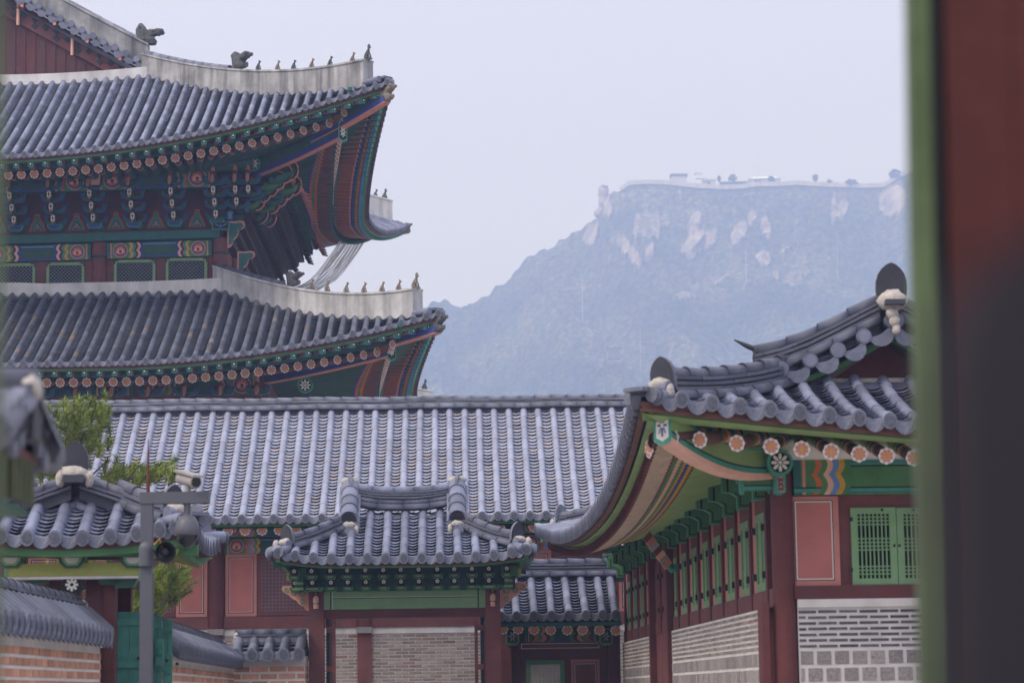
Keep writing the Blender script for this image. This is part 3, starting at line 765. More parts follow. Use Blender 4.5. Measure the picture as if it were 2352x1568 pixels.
def corner_beam(H, wx, wy, pxa, pxb):
    c0 = V((H.cx + wx, H.cy - wy, H.z0 + .35)); tip = V((H.cx + H.Lx, H.cy - H.Ly, H.z0 + H.Rl - .45))
    D = tip - c0; Dh = V((D.x, D.y, 0)).normalized(); S_ = V((-Dh.y, Dh.x, 0)); Z = V((0, 0, 1)); L = V((D.x, D.y, 0)).length
    def P(t, z): return c0 + Dh * (t * L) + Z * z
    def zc(t): return -.15 + D.z * max(t, 0) ** 1.7
    mb = MB(); pts = [i / 10 * .80 for i in range(11)]
    def seg(t0, t1, zo, h, wd, name):
        mb = MB(); ts = [t0 + (t1 - t0) * i / 10 for i in range(11)]; path = [P(t, zc(t) + zo) for t in ts]
        mb.sweep(path, [(-wd, 0), (wd, 0), (wd, h), (-wd, h)], green_d)
        mb.sweep([p + Z * -.004 for p in path], [(-wd * 1.02, -.03), (wd * 1.02, -.03), (wd * 1.02, 0), (-wd * 1.02, 0)], salmon)
        for sg in (-1, 1): mb.sweep([p + S_ * (sg * (wd + .006)) for p in path], [(-.006, .0), (.006, .0), (.006, .16), (-.006, .16)], blue)
        e = path[-1]; pl = Pl(mb, e + Dh * .004, S_, Z, Dh, .006, .005)
        return mb, e, pl
    mb, e, pl = seg(-.08, .72, -.22, .46, .09, 'a')
    pl.poly([(-.18, -.1), (0, -.2), (.18, -.1), (.18, .4), (-.18, .4)], teal, 0); pl.poly([(-.135, -.06), (0, -.13), (.135, -.06), (.135, .355), (-.135, .355)], black, 1)
    for k in range(8): a = k * math.pi / 4; pl.line([(.03 * math.cos(a), .14 + .03 * math.sin(a)), (.11 * math.cos(a), .14 + .17 * math.sin(a))], .035, white, 2)
    mb.build('corner_beam', hall)
    mb, e, pl = seg(.55, .975, .06, .34, .12, 'b'); mb.build('corner_beam', hall)
    dragon_head('beam_end_head', hall, e + Dh * .0 + Z * -.02, V((Dh.x, Dh.y, .5)), .62, stone_tan if H is UP else stone_dark)
    return c0, Dh
corner_beam(UP, WALLX, WALLY, 780, 895); corner_beam(LO, WALLX + 1.5, WALLY + 1.5, 885, 1005)
for H in (UP, LO):   # far corner head
    D = V((1, 1, 0)).normalized(); e = H.hip(1, 1, .1) + V((0, 0, -.35)); dragon_head('beam_end_head', hall, e, V((D.x, D.y, .5)), .55, stone_tan)

# plastered hip ridges with figures
def hip_ridge(H, sx, sy, c0, c1, h, mat, name='ridge', w_=.2):
    n = 16; path = [H.hip(sx, sy, c0 + (c1 - c0) * i / n) for i in range(n + 1)]
    top = [p + V((0, 0, h + .10 * (1 - i / n) ** 4)) for i, p in enumerate(path)]
    mb = MB(); vs = []
    for p, t in zip(path, top):
        a = V((sy, -sx, 0)).normalized() * w_
        vs += [p - a - V((0, 0, .25)), p + a - V((0, 0, .25)), t + a, t + a * 1.18 + V((0, 0, .02)), t + a * 1.1 + V((0, 0, .08)), t - a * 1.1 + V((0, 0, .08)), t - a * 1.18 + V((0, 0, .02)), t - a]
    k = 8; mb.add(vs, [(i * k + j, i * k + (j + 1) % k, (i + 1) * k + (j + 1) % k, (i + 1) * k + j) for i in range(n) for j in range(k)] + [tuple(range(k)), tuple(range(n * k, n * k + k))], mat)
    return mb, [t + V((0, 0, .08)) for t in top]
for H, sy, c0, c1, mat, px_head, px_fig in ((UP, -1, .72, 8.3, plaster, 549, (595, 637, 677, 717, 761, 810, 847)), (LO, -1, .72, 7.1, plaster_m, 673, (716, 752, 795, 836, 877, 917, 956))):
    mb, top = hip_ridge(H, 1, sy, c0, c1, .60, mat)
    a, b = (5, len(top)) if H is UP else (8, len(top))
    P, D = on_path((HF, top), px_head); seg = [p for p in top if (p - top[-1]).length < (P - top[-1]).length - .3] ; seg = [P.lerp(seg[0], .6)] + seg
    cap_tiles(mb, seg, .12, .0, tile, .45)
    rid = mb.build('ridge', hall); rid['label'] = 'plastered hip ridge carrying a row of small figures'
    out = (top[0] - top[1]).normalized()
    dragon_head('dragon_head', rid, P, out, .74 if H is UP else .6, stone_dark)
    for i, px in enumerate(px_fig):
        P, D = on_path((HF, top), px); h = .30 if i < 6 else .40
        figurine(rid, P, out, h * 1.12, (stone_dark, stone_tan)[(i + (H is LO)) % 2 if H is UP else 1], 2 if i == 6 else i % 2)
    # tiles crossing under the ridge end
    mb = MB(); e = H.hip(1, sy, .5); o2 = V((1, sy, 0)).normalized(); s2 = V((-o2.y, o2.x, 0))
    for sg in (-1, 1):
        p = e + s2 * (.16 * sg) + V((0, 0, .05)); q = p + o2 * .42 + s2 * (.07 * sg) - V((0, 0, .02)); mb.tube([p - o2 * .3, q], [.09, .10], tile, 10); 
    mb.obox(e + o2 * .15 + V((0, 0, .09)), o2 * .42, s2 * .17, V((0, 0, .035)), tile_end); mb.build('corner_tile', hall)
for H in (UP, LO):    # far right corner ridge, its figures just show above the eave
    mb, top = hip_ridge(H, 1, 1, .72, 7.0, .62, plaster_w); rid = mb.build('ridge', hall)
    figurine(rid, top[0] + V((-.15, -.15, 0)), V((1, 1, 0)), .42, stone_dark, 2); figurine(rid, top[1] + V((-.1, -.1, 0)), V((1, 1, 0)), .34, stone_dark, 1)
# plaster band where the lower roof meets the upper wall, and at the foot of the gable
mb = MB(); mb.sweep([V((x, -.32, LO.S('f', x + 7.6, 6.75).z + .06 + .5 * rz(x) * (x > -6))) for x in [-15.2 + .8 * i for i in range(20)]], [(-.2, -.5), (.2, -.5), (.2, .30), (-.2, .30)], plaster_w)
mb.sweep([V((.35, y, LO.S('f', 7.4, 6.75).z + .05)) for y in [-.2 + 1.2 * i for i in range(11)]], [(-.2, -.5), (.2, -.5), (.2, .30), (-.2, .30)], plaster_w)
mb.build('plaster_band', hall)
mb = MB(); GY = 5.5 - 11.2 + 8.2
mb.sweep([UP.S('f', u, 8.05) + V((0, .1, .05)) for u in spread(-5.3, 4.9, .5)], [(-.2, -.4), (.2, -.4), (.2, .24), (-.2, .24)], plaster_w)
mb.build('plaster_band', hall)
# gable: board wall, barge boards, edge tiles, descending ridges
gp = {}
for s_ in (-1, 1):
    gp[s_] = [V((UP.cx + s_ * (UP.Lx - d), GY, UP.S('r', -(UP.Ly - 8.2), d).z + .28)) for d in [7.9 + .36 * i for i in range(16)]]
mb = MB(); gy = GY + .55
base = UP.z0 + UP.a * 8.2 + UP.b * 67
for i in range(34):
    x = UP.cx - 5.6 + .33 * i; d = UP.Lx - abs(x - UP.cx); zt = UP.z0 + UP.a * d + UP.b * d * d - .1
    if zt > base: mb.box(x - .165, x + .162, gy, gy + .06, base - .6, zt, redw); mb.box(x - .035, x + .035, gy - .035, gy, base - .6, zt, redw)
mb.build('gable_wall', hall)
for s_ in (-1, 1):
    mb = MB(); p = gp[s_]; a, b = p[0], p[-1]
    ax = (b - a).normalized(); n = V((0, -1, 0)); up = V((-ax.z, 0, ax.x)) * s_ if False else V((0, 0, 1))
    mb.extr([V((q.x, GY + .42, q.z - .15)) for q in p] + [V((q.x, GY + .42, q.z - .85)) for q in p[::-1]], (0, .08, 0), redw2)
    for k in range(1, 15):
        q = p[k].lerp(p[k - 1], .5)
        for dz in ((-.5,) if k % 2 else (-.42, -.66)): mb.obox(V((q.x, GY + .405, q.z + dz)), V((.06, 0, .06)), V((0, .02, 0)), V((-.06, 0, .06)), iron)
        if k % 3 == 1: mb.box(q.x - .05, q.x + .05, GY - .0, GY + .42, q.z - .32, q.z - .16, salmon)
    mb.build('barge_board', hall)
    for k in (3, 8, 13):
        q = p[k]; m2 = MB(); m2.tube([V((q.x, GY + .34, q.z - .2)), V((q.x, GY + .34, q.z - .95))], .055, peach, 8); m2.build('hanging_rod', hall)
    mb = MB(); gable_tiles(mb, p, V((0, -1, 0)), r=.105, ln=.5, dr=.2); mb.build('edge_tiles', hall)
    mb = MB(); path = [V((q.x, GY + .42, q.z)) for q in p[1:]]; vs = []; k = 8
    for i, q in enumerate(path): vs += [q + V(o_) for o_ in ((0, -.2, -.1), (0, .2, -.1), (0, .2, .70), (0, .25, .72), (0, .23, .8), (0, -.23, .8), (0, -.25, .72), (0, -.2, .70))]
    n = len(path) - 1; mb.add(vs, [(i * k + j, i * k + (j + 1) % k, (i + 1) * k + (j + 1) % k, (i + 1) * k + j) for i in range(n) for j in range(k)] + [tuple(range(k)), tuple(range(n * k, n * k + k))], plaster)
    cap_tiles(mb, [q + V((0, 0, .78)) for q in path], .13, 0, tile, .45)
    rid = mb.build('ridge', hall)
    dragon_head('dragon_head', rid, path[0] + V((-.12 * s_, 0, .80)), V((s_, 0, -.3)), .85, stone_dark)

# ---- upper storey wall: columns, lattice windows, painted beams, bracket sets
def frx(px, py=640): return HF.at(px, py, 0).x
zs = lambda py: hz_(py + .03 * (360 - 360))
z_bot, z_top = hz_(700), hz_(380) 
mb = MB(); mb.box(-15.2, 0, .02, 11, z_bot - .6, hz_(560), redw2); mb.box(-15.1, -.1, .12, 10.9, hz_(560), z_top + 1.2, green_d); mb.build('wall', hall)
def window(x0, x1, z0, z1):
    mb = MB(); f = .085
    mb.box(x0, x1, -.05, .03, z0, z0 + f, green_w); mb.box(x0, x1, -.05, .03, z1 - f, z1, green_w)
    mb.box(x0, x0 + f, -.05, .03, z0 + f, z1 - f, green_w); mb.box(x1 - f, x1, -.05, .03, z0 + f, z1 - f, green_w)
    pl = Pl(mb, (x0, -.052, z0), (1, 0, 0), (0, 0, 1), (0, -1, 0), .003, .004); W, H = x1 - x0, z1 - z0
    for cx_ in (0, W - .13):
        for cy_ in (0, H - .13):
            pl.rect(cx_, cx_ + .13, cy_ + (.09 if cy_ else 0), cy_ + (.13 if cy_ else .04), iron, 0); pl.rect(cx_ + (.09 if cx_ else 0), cx_ + (.13 if cx_ else .04), cy_, cy_ + .13, iron, 1)
    w_ = mb.build('window', hall)
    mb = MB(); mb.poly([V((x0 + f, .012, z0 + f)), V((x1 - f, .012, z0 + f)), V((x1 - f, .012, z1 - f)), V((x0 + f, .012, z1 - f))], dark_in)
    lw, lh = W - 2 * f, H - 2 * f; sp = .115
    for s_ in (-1, 1):
        k = -int(lh / sp) - 1
        while k * sp < lw + lh:
            # clipped diagonal bar
            t0, t1 = max(0, k * sp), min(lw, k * sp + lh)
            if t1 > t0:
                za, zb = t0 - k * sp, t1 - k * sp
                if s_ < 0: za, zb = lh - za, lh - zb
                a, b = V((x0 + f + t0, -.012 - .01 * s_, z0 + f + za)), V((x0 + f + t1, -.012 - .01 * s_, z0 + f + zb)); mb.tube([a, b], .008, cord, 4, False, False)
            k += 1
    mb.build('lattice', w_)
for a, b, c, d in ((-250, -165, 612, 680), (-160, -75, 610, 678), (-8, 81, 606, 674), (107, 194, 604, 673), (262, 357, 598, 668), (381, 476, 594, 663)):
    window(frx(a), frx(b), HF.at(a, d, 0).z, HF.at(a, c, 0).z)
COLX = (frx(-338), frx(-54), frx(228), frx(505.5))
for i, x in enumerate(COLX):
    mb = MB(); zt = hz_(552) + rz(x); mb.tube([V((x, .05, z_bot - .6)), V((x, .05, zt))], [.255, .245], redw2, 20); mb.tube([V((x, .05, zt - .52)), V((x, .05, zt - .45))], .262, iron, 20); mb.build('column', hall)
for y in (2.75, 5.5, 8.25, 11):
    mb = MB(); mb.tube([V((-.05, y, z_bot - .6)), V((-.05, y, hz_(552)))], [.25, .24], redw2, 14); mb.build('column', hall)
def lotus(pl, x, y, r):
    pl.disc(x, y, r, salmon, 1, 16); pl.disc(x, y, r * .86, blue, 2, 16); pl.disc(x, y, r * .66, orange, 3, 14)
    for k in range(7):
        a = math.pi * (k + .0) / 6; pl.poly([(x + r * (t * math.cos(a) - h * math.sin(a)), y - r * .25 + r * (t * math.sin(a) + h * math.cos(a))) for t, h in ((0, 0), (.35, .13), (.7, 0), (.35, -.13))], peach, 4 + k % 2)
    pl.disc(x, y - r * .1, r * .2, redw, 6, 8)
def painted_beam(name, parent, O, U, L, h, N, dep=.2, pat=.33, cols=None, lot=True, body=None):
    """beam with patterned ends: medallion, wavy colour bands, plain green middle"""
    U = V(U); N = V(N); Z = V((0, 0, 1)); Z = (N.cross(U)); Z = Z if Z.z > 0 else -Z
    body = body or green_d; mb = MB(); mb.obox(V(O) + U * (L / 2) + Z * (h / 2) - N * (dep / 2), U * (L / 2), Z * (h / 2), N * (dep / 2), body)
    pl = Pl(mb, O, U, Z, N, .003, .004); e = L * pat
    pl.rect(e, L - e, h * .84, h * .93, blue_l, 0); pl.rect(e, L - e, h * .05, h * .16, blue, 0)
    for sgn in (0, 1):
        X = (lambda t: t) if not sgn else (lambda t: L - t)
        pl.rect(min(X(.0), X(h * .18)), max(X(.0), X(h * .18)), 0, h, teal_d, 0); pl.rect(min(X(h * .22), X(h * .3)), max(X(h * .22), X(h * .3)), 0, h, salmon, 0)
        c = cols or (yellow, teal, redw, peach, blue); x0 = h * (1.35 if lot else .45); wd = (e - x0) / len(c)
        if lot: pl.rect(min(X(h * .3), X(x0 + wd)), max(X(h * .3), X(x0 + wd)), 0, h, green, 0); lotus(pl, X(h * .85), h * .5, h * .46)
        for k, m in enumerate(c):
            for wv in range(2):
                y0, y1 = wv * h / 2, (wv + 1) * h / 2; pts = []
                for t in (0, .25, .5, .75, 1): pts.append((X(x0 + wd * k + wd * .85 * math.sin(math.pi * t)), y0 + (y1 - y0) * t))
                for t in (1, .75, .5, .25, 0): pts.append((X(x0 + wd * (k + 1) + wd * .85 * math.sin(math.pi * t)), y0 + (y1 - y0) * t))
                pl.poly(pts, m, 1 + k)
    return mb.build(name, parent)
for xa, xb in ((COLX[0], COLX[1]), (COLX[1], COLX[2]), (COLX[2], COLX[3])):
    x0, x1 = xa + .25, xb - .25; k = .02
    painted_beam('painted_beam', hall, V((x0, -.1, hz_(592) + rz(x0))), V((1, 0, k)).normalized(), x1 - x0, .50, V((0, -1, 0)), .2)
    mb = MB(); a = V((x0 - .25, -.14, hz_(553) + rz(x0))); mb.obox((a + V((x1 + .25, -.14, hz_(553) + rz(x1)))) / 2 + V((0, .05, .13)), V(((x1 - x0) / 2 + .25, 0, (x1 - x0) / 2 * k)), V((0, .2, 0)), V((0, 0, .13)), teal_d)
    pl = Pl(mb, a + V((0, -.012, 0)), (1, 0, k), (0, 0, 1), (0, -1, 0), .003, .004); L = x1 - x0 + .5
    pl.rect(0, L, .235, .262, teal, 0); pl.rect(0, L, .03, .225, blue, 0)
    rnd = random.Random(5)
    for i in range(int(L / .11)):
        x = i * .11; pl.line([(x, .06), (x + .04, .13 + .05 * math.sin(i)), (x + .09, .09), (x + .07, .18)], .02, teal_d if i % 2 else teal, 1)
    mb.build('bracket_plate', hall)
def bracket_set(parent, O, N, tiers=4, tongue=True, sc_=1.0, ns=1.35, tm=None):
    O = V(O); N = V(N); U = V((-N.y, N.x, 0)) ; Z = V((0, 0, 1)); mb = MB(); s = sc_
    def P(u, z, n): return O + U * (u * s) + Z * (z * s) + N * (n * s * ns)
    if tiers >= 4:
        mb.extr([P(x, z, .34) for x, z in ((-.16, 0), (.16, 0), (.235, .09), (.235, .17), (-.235, .17), (-.235, .09))], N * (-.42 * s), teal, teal)
        mb.poly([P(x, z, .346) for x, z in ((-.13, .025), (.13, .025), (.19, .09), (.19, .15), (-.19, .15), (-.19, .09))], blue)
    prof = [(-.20, 0), (.20, 0), (.30, .03), (.36, .11), (.37, .2), (.27, .2), (.25, .13), (.17, .11), (-.17, .11), (-.25, .13), (-.27, .2), (-.37, .2), (-.36, .11), (-.30, .03)]
    for k in range(4 - tiers, 4):
        z0, n0 = .2 + .30 * k, .14 + .29 * k
        mb.extr([P(x, z0 + z, n0) for x, z in prof], N * (-.13 * s), blue_l, blue)
        mb.poly([P(x * .93, z0 + .018 + z * .82, n0 + .005) for x, z in prof], teal_d)
        for sg in (-1, 1): mb.extr([P(sg * .31 + x, z0 + .2 + z, n0 + .02) for x, z in ((-.055, 0), (.055, 0), (.085, .07), (-.085, .07))], N * (-.17 * s), teal, blue)
        for sg in (-1, 1): mb.poly([P(sg * .185 + .085 * math.cos(a), z0 + .245 + .07 * math.sin(a), n0 - .05) for a in [i * .785 for i in range(8)]], redw)
        if tongue:
            c = [(-.045, -.03), (.045, -.03), (.045, .22), (-.045, .22)]
            mb.obox(P(0, z0 + .1, n0 + .0), U * (.045 * s), N * (.34 * s), Z * (.11 * s), green_d)
            mb.tube([P(0, z0 + .2, n0 + .33), P(0, z0 + .1, n0 + .38), P(0, z0 + .0, n0 + .40), P(0, z0 - .06, n0 + .50)], [.05 * s, .06 * s, .055 * s, .03 * s], (tm or salmon) if k < 3 else salmon, 6)
            if k < 3 and not tm: mb.extr([P(x, z0 + z, n0 + .46) for x, z in ((-.06, .02), (0, -.02), (.06, .02), (.06, .17), (0, .21), (-.06, .17))], N * -.03, teal, white); mb.extr([P(x, z0 + z, n0 + .468) for x, z in ((-.012, .03), (.012, .03), (.012, .17), (-.012, .17))], N * -.004, black); mb.extr([P(x, z0 + z, n0 + .468) for x, z in ((-.045, .09), (.045, .09), (.045, .11), (-.045, .11))], N * -.004, black)
    if tongue:
        mb.tube([P(0, 1.38, 1.25), P(0, 1.6, 1.22), P(.0, 1.85, 1.1)], [.07 * s, .055 * s, .06 * s], salmon, 8); mb.ball(P(0, 1.36, 1.28), (.09 * s, .09 * s, .1 * s), brown)
    return mb.build('bracket_set', parent)
BX = [frx(p, 525) for p in (-320, -230, -140, -50, 42, 131, 222, 312, 405, 501)]
for x in BX: bracket_set(hall, V((x, -.02, hz_(527) + rz(x))), V((0, -1, 0)))
for x, n in ((.48, 3), (.88, 2)): bracket_set(hall, V((x, -.02, hz_(527) + rz(x))), V((0, -1, 0)), tiers=n)
for i in range(21): bracket_set(hall, V((.02, .05 + .54 * i, hz_(527) + .03)), V((1, 0, 0)), ns=1.75, tm=dkw)
mb = MB(); zl, zh = hz_(560), UP.z0 - .35
for k in range(9):
    a0, a1 = k / 9, (k + 1) / 9; mb.box(.05 + 1.75 * a0, .05 + 1.75 * a1, .15, 11.2, zl + (zh - zl) * a0 ** .8, zh, dkw)
mb.build('bracket_backing', hall)
# lotus boards between the sets
mb = MB(); mb.box(-15.1, .0, -.06, .02, hz_(553) + .1, hz_(440), redw)
for a, b in zip(BX, BX[1:]):
    x = (a + b) / 2; pl = Pl(mb, (x, -.06, hz_(524) + rz(x)), (1, 0, .02), (0, 0, 1), (0, -1, 0), .004, .005)
    pl.poly([(-.27, 0), (.27, 0), (.2, .22), (.1, .38), (.07, .55), (-.07, .55), (-.1, .38), (-.2, .22)], orange, 0)
    pl.poly([(-.24, .01), (.24, .01), (.17, .2), (.07, .36), (.05, .5), (-.05, .5), (-.07, .36), (-.17, .2)], teal_d, 1)
    pl.line([(-.21, .03), (-.13, .2), (0, .36), (.13, .2), (.21, .03)], .025, teal, 2); pl.line([(-.12, .04), (-.05, .14), (0, .07), (.05, .14), (.12, .04)], .022, salmon, 2); pl.disc(0, .43, .035, teal, 2, 8); pl.disc(0, .18, .04, salmon, 2, 8)
mb.build('painted_board', hall)
# upper outer purlin beams above the brackets
yb = -1.32
for i in range(3):
    x0, x1 = COLX[i] + .05, COLX[i + 1] - .05
    z = HF.at((228 + 505) / 2, 433, yb).z
    painted_beam('painted_beam', hall, V((x0, yb, z + rz(x0))), V((1, 0, .02)).normalized(), x1 - x0, .62, V((0, -1, 0)), .18, pat=.3, cols=(orange, teal, blue, yellow), lot=True)
mb = MB(); p = HF.at(214, 416, -1.6)
mb.extr([p + V((x, 0, z)) for x, z in ((-.2, -.12), (.2, -.12), (.24, .28), (-.24, .28))], (0, .6, 0), redw, peach); mb.build('beam_end', hall)
mb = MB()     # purlin running out past the corner with a lotus roundel end
p = HF.at(582, 376, -1.5); mb.tube([p + V((-16, .0, -.25)), p], .22, green_d, 14); mb.build('purlin', hall)
def roundel(parent, P, r, ring=teal, face=black):
    mb = MB(); P = V(P); mb.extr([P + V((r * math.cos(i * math.pi / 10), 0, r * math.sin(i * math.pi / 10))) for i in range(20)], (0, .08, 0), ring)
    pl = Pl(mb, P, (1, 0, 0), (0, 0, 1), (0, -1, 0), .004, .004); pl.disc(0, 0, r * .78, face, 0, 20)
    for k in range(8):
        a = k * math.pi / 4; pl.poly([(r * (t * math.cos(a) - h * math.sin(a)), r * (t * math.sin(a) + h * math.cos(a))) for t, h in ((.12, 0), (.4, .13), (.68, .1), (.68, -.1), (.4, -.13))], white, 1)
    pl.disc(0, 0, r * .14, white, 1, 8); return mb.build('roundel', parent)
roundel(hall, HF.at(581, 376, -1.56), .24)
roundel(hall, HF.at(701, 884, -3.0), .24)
# corner ornament: plaque, scrolls
mb = MB(); p = HF.at(507, 518, -.55); mb.obox(p + V((0, .1, 0)), V((.27, 0, 0)), V((0, .1, 0)), V((0, 0, .13)), teal); pl = Pl(mb, p + V((-.27, 0, -.13)), (1, 0, 0), (0, 0, 1), (0, -1, 0)); pl.rect(.03, .51, .03, .23, black, 0)
for k in range(5): pl.line([(.27, .08), (.09 + .09 * k, .19 if k % 2 == 0 else .13)], .03, blue_l, 1)
mb.build('plaque', hall)
def scroll(parent, P, U, pts, m_edge, m_face, th=.1):
    U = V(U); Z = V((0, 0, 1)); N = U.cross(Z); mb = MB(); P = V(P)
    mb.extr([P + U * x + Z * z for x, z in pts], N * -th, m_edge)
    c = (sum(p[0] for p in pts) / len(pts), sum(p[1] for p in pts) / len(pts))
    mb.poly([P + U * (c[0] + (x - c[0]) * .82) + Z * (c[1] + (z - c[1]) * .82) + N * .006 for x, z in pts], m_face)
    return mb.build('scroll_bracket', parent)
WING = [(0, 0), (.12, .05), (.2, .16), (.22, .3), (.34, .38), (.42, .52), (.44, .68), (.6, .72), (.7, .86), (.66, 1.0), (.5, 1.04), (.3, 1.0), (.12, 1.02), (0, 1.0)]
for py, s_ in ((632, 1.0), (680, .9)): scroll(hall, HF.at(545, py, .1), (1, 0, 0), [(x * s_ * .8, z * s_ * .75) for x, z in WING], salmon, teal_d)
scroll(hall, HF.at(522, 570, -.3), (1, 0, 0), [(x * .8, z * .85) for x, z in WING], salmon, teal_d)
for k, (px, py, y, s_) in enumerate(((588, 470, -.6, .9), (602, 452, -.8, .9), (618, 440, -1.0, 1), (634, 425, -1.3, 1), (650, 410, -1.6, 1), (664, 402, -1.9, .9), (622, 478, -.3, .9), (640, 462, -.6, .9), (655, 446, -.9, .9), (672, 436, -1.2, .9), (596, 500, .2, .8), (615, 508, .3, .8))):
    a = HF.at(px, py, y); mb = MB(); D = V((.8, -.6, 0)); W = V((0, 0, 1)); q = .34 * s_
    mb.tube([a - D * (1.5 * q), a - D * (.5 * q) - W * (.1 * q), a + D * (.2 * q), a + D * (.5 * q) + W * (.4 * q)], [.10 * s_, .11 * s_, .09 * s_, .05 * s_], teal_d if k % 3 else green, 7)
    for r_, m_ in ((.30, salmon), (.22, dkw)):
        mb.tube([a + D * (.25 * q) + W * (.35 * q) + D * (r_ * math.cos(t)) + W * (r_ * math.sin(t)) for t in [-1.8 + .42 * i for i in range(9)]], .028 * s_ if m_ is salmon else .022, m_, 5)
    mb.build('corner_tongue', hall)
# pale netting stretched from the far eave down to the lower roof
netm = M('bird_netting', (.36, .37, .42), .6, .2, 3, isl=.45, spec=.4)
mb = MB(); n = 46; b0, b1 = HF.at(640, 664, 9.5), HF.at(694, 674, 8.2)
def net_pt(t, k):
    a = UP.S('r', 3.4 + 6.6 * t, 1.4, -1.0); b_ = b0.lerp(b1, t); return a.lerp(b_, k) + V((-.0, 0, -.55 * math.sin(math.pi * k)))
for i in range(n):
    t0, t1 = i / n, (i + .93) / n; vs = [net_pt(t, k / 8) + V((0, 0, random.uniform(-.02, .02))) for t in (t0, t1) for k in range(9)]
    mb.add(vs, [(k, k + 1, k + 10, k + 9) for k in range(8)], netm, True)
mb.build('bird_net', hall)

# ---- lower storey: only its top shows over the roof in front
mb = MB(); mb.box(-16.7, 1.5, -1.5, 12.5, 0, 12.6, redw2); mb.build('wall', hall)
zb = HF.at(600, 903, -1.55).z
xs = [1.4 - 3.78 * i for i in range(5)]
for xb, xa in zip(xs, xs[1:]):
    painted_beam('painted_beam', hall, V((xa + .1, -2.6, HF.at(600, 905, -2.6).z)), (1, 0, 0), xb - xa - .2, .6, V((0, -1, 0)), .2, pat=.3, cols=(orange, teal, blue, yellow))
for i in range(14): bracket_set(hall, V((1.3 - 1.08 * i, -1.55, HF.at(600, 905, -2.6).z - 1.15)), V((0, -1, 0)), tiers=1)
latm = M('dusty_lattice', (.24, .155, .15), .7, .15, 4); mauve = M('mauve_back_board', (.155, .075, .105), .7, .15, 2); ridge_mid = M('corridor_ridge_tile', (.18, .19, .235), .5, .2, 2.2, .25, .25, .45, bscale=14)
# ------------------------------------------------------------------ the long corridor building across the middle
CF = Frame(-6.32, 51.3, 1.3)
cor = thing('corridor_building', 'long low palace building with a wide pale grey tiled roof crossing the middle', 'palace building', CF)
def cz(px, py, y=0.0): return CF.at(px, py, y).z
def cx(px, py=1300, y=0.0): return CF.at(px, py, y).x
YE, YRG = -1.5, 2.45; ZE = cz(738, 1184, YE) - .03; ZR = cz(1000, 934, YRG) - .06; DR = YRG - YE
X0, X1 = -7.2, 11.2
def CS(u, d): t = d / DR; return V((u, YE + d, ZE + (ZR - ZE) * (t * .88 + .12 * t * t)))
off = (cx(666, 1182, YE) - X0) % .33
us = [X0 + off + .33 * i for i in range(int((X1 - X0 - off) / .33))]
mb = MB(); tile_slope(mb, CS, us, lambda u: DR, r=.074, row=.118, tl=.40, mcyl=tile_new, mpan=pan_new, lift=.036, edge=.024)
sheet(mb, CS, [X0, X1], lambda u: DR, tile_dark, dz=-.1)
mb.poly([V((X0, YRG, ZR)), V((X1, YRG, ZR)), V((X1, 6.4, ZE)), V((X0, 6.4, ZE))], tile_new); mb.build('roof_tiles', cor)
mb = MB(); path = [V((X0 + (X1 - X0) * i / 24, YRG, ZR + .02 + .012 * math.sin(i * 1.7))) for i in range(25)]
tile_ridge(mb, path, 2, .085, .17, ridge_mid, .085, True, .035); mb.build('ridge', cor)
mb = MB(); mb.box(X0, X1, 0, 4.8, cz(700, 1448), ZE + .5, redw); mb.build('wall', cor)
mb = MB(); mb.box(X0, X1, YE + .02, YE + .1, ZE - .11, ZE - .03, redw); mb.box(X0, X1, YE + .05, YE + .18, ZE - .17, ZE - .112, green)
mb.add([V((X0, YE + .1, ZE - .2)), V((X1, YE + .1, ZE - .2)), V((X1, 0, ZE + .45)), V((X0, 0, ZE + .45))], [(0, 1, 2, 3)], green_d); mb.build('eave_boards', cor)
zf = cz(560, 1218, -1.2)
xf0 = cx(484.5, 1218, -1.2) % .35
for k in range(-20, 32):
    x = xf0 + .352 * k
    if not X0 < x < X1: continue
    mb = MB(); P1 = V((x, -1.2, zf)); T = rafter(mb, V((x, .1, zf + .5)), P1, .085, [(0, .08, teal_d), (.08, .3, brown), (.3, .38, orange), (.38, .48, blue)], green_d, 8); rafter_end(mb, P1, T, .09, salmon, white); mb.build('rafter', cor)
zb0, zb1 = cz(560, 1271, -.1), cz(560, 1236, -.1)
BAY = 3.12
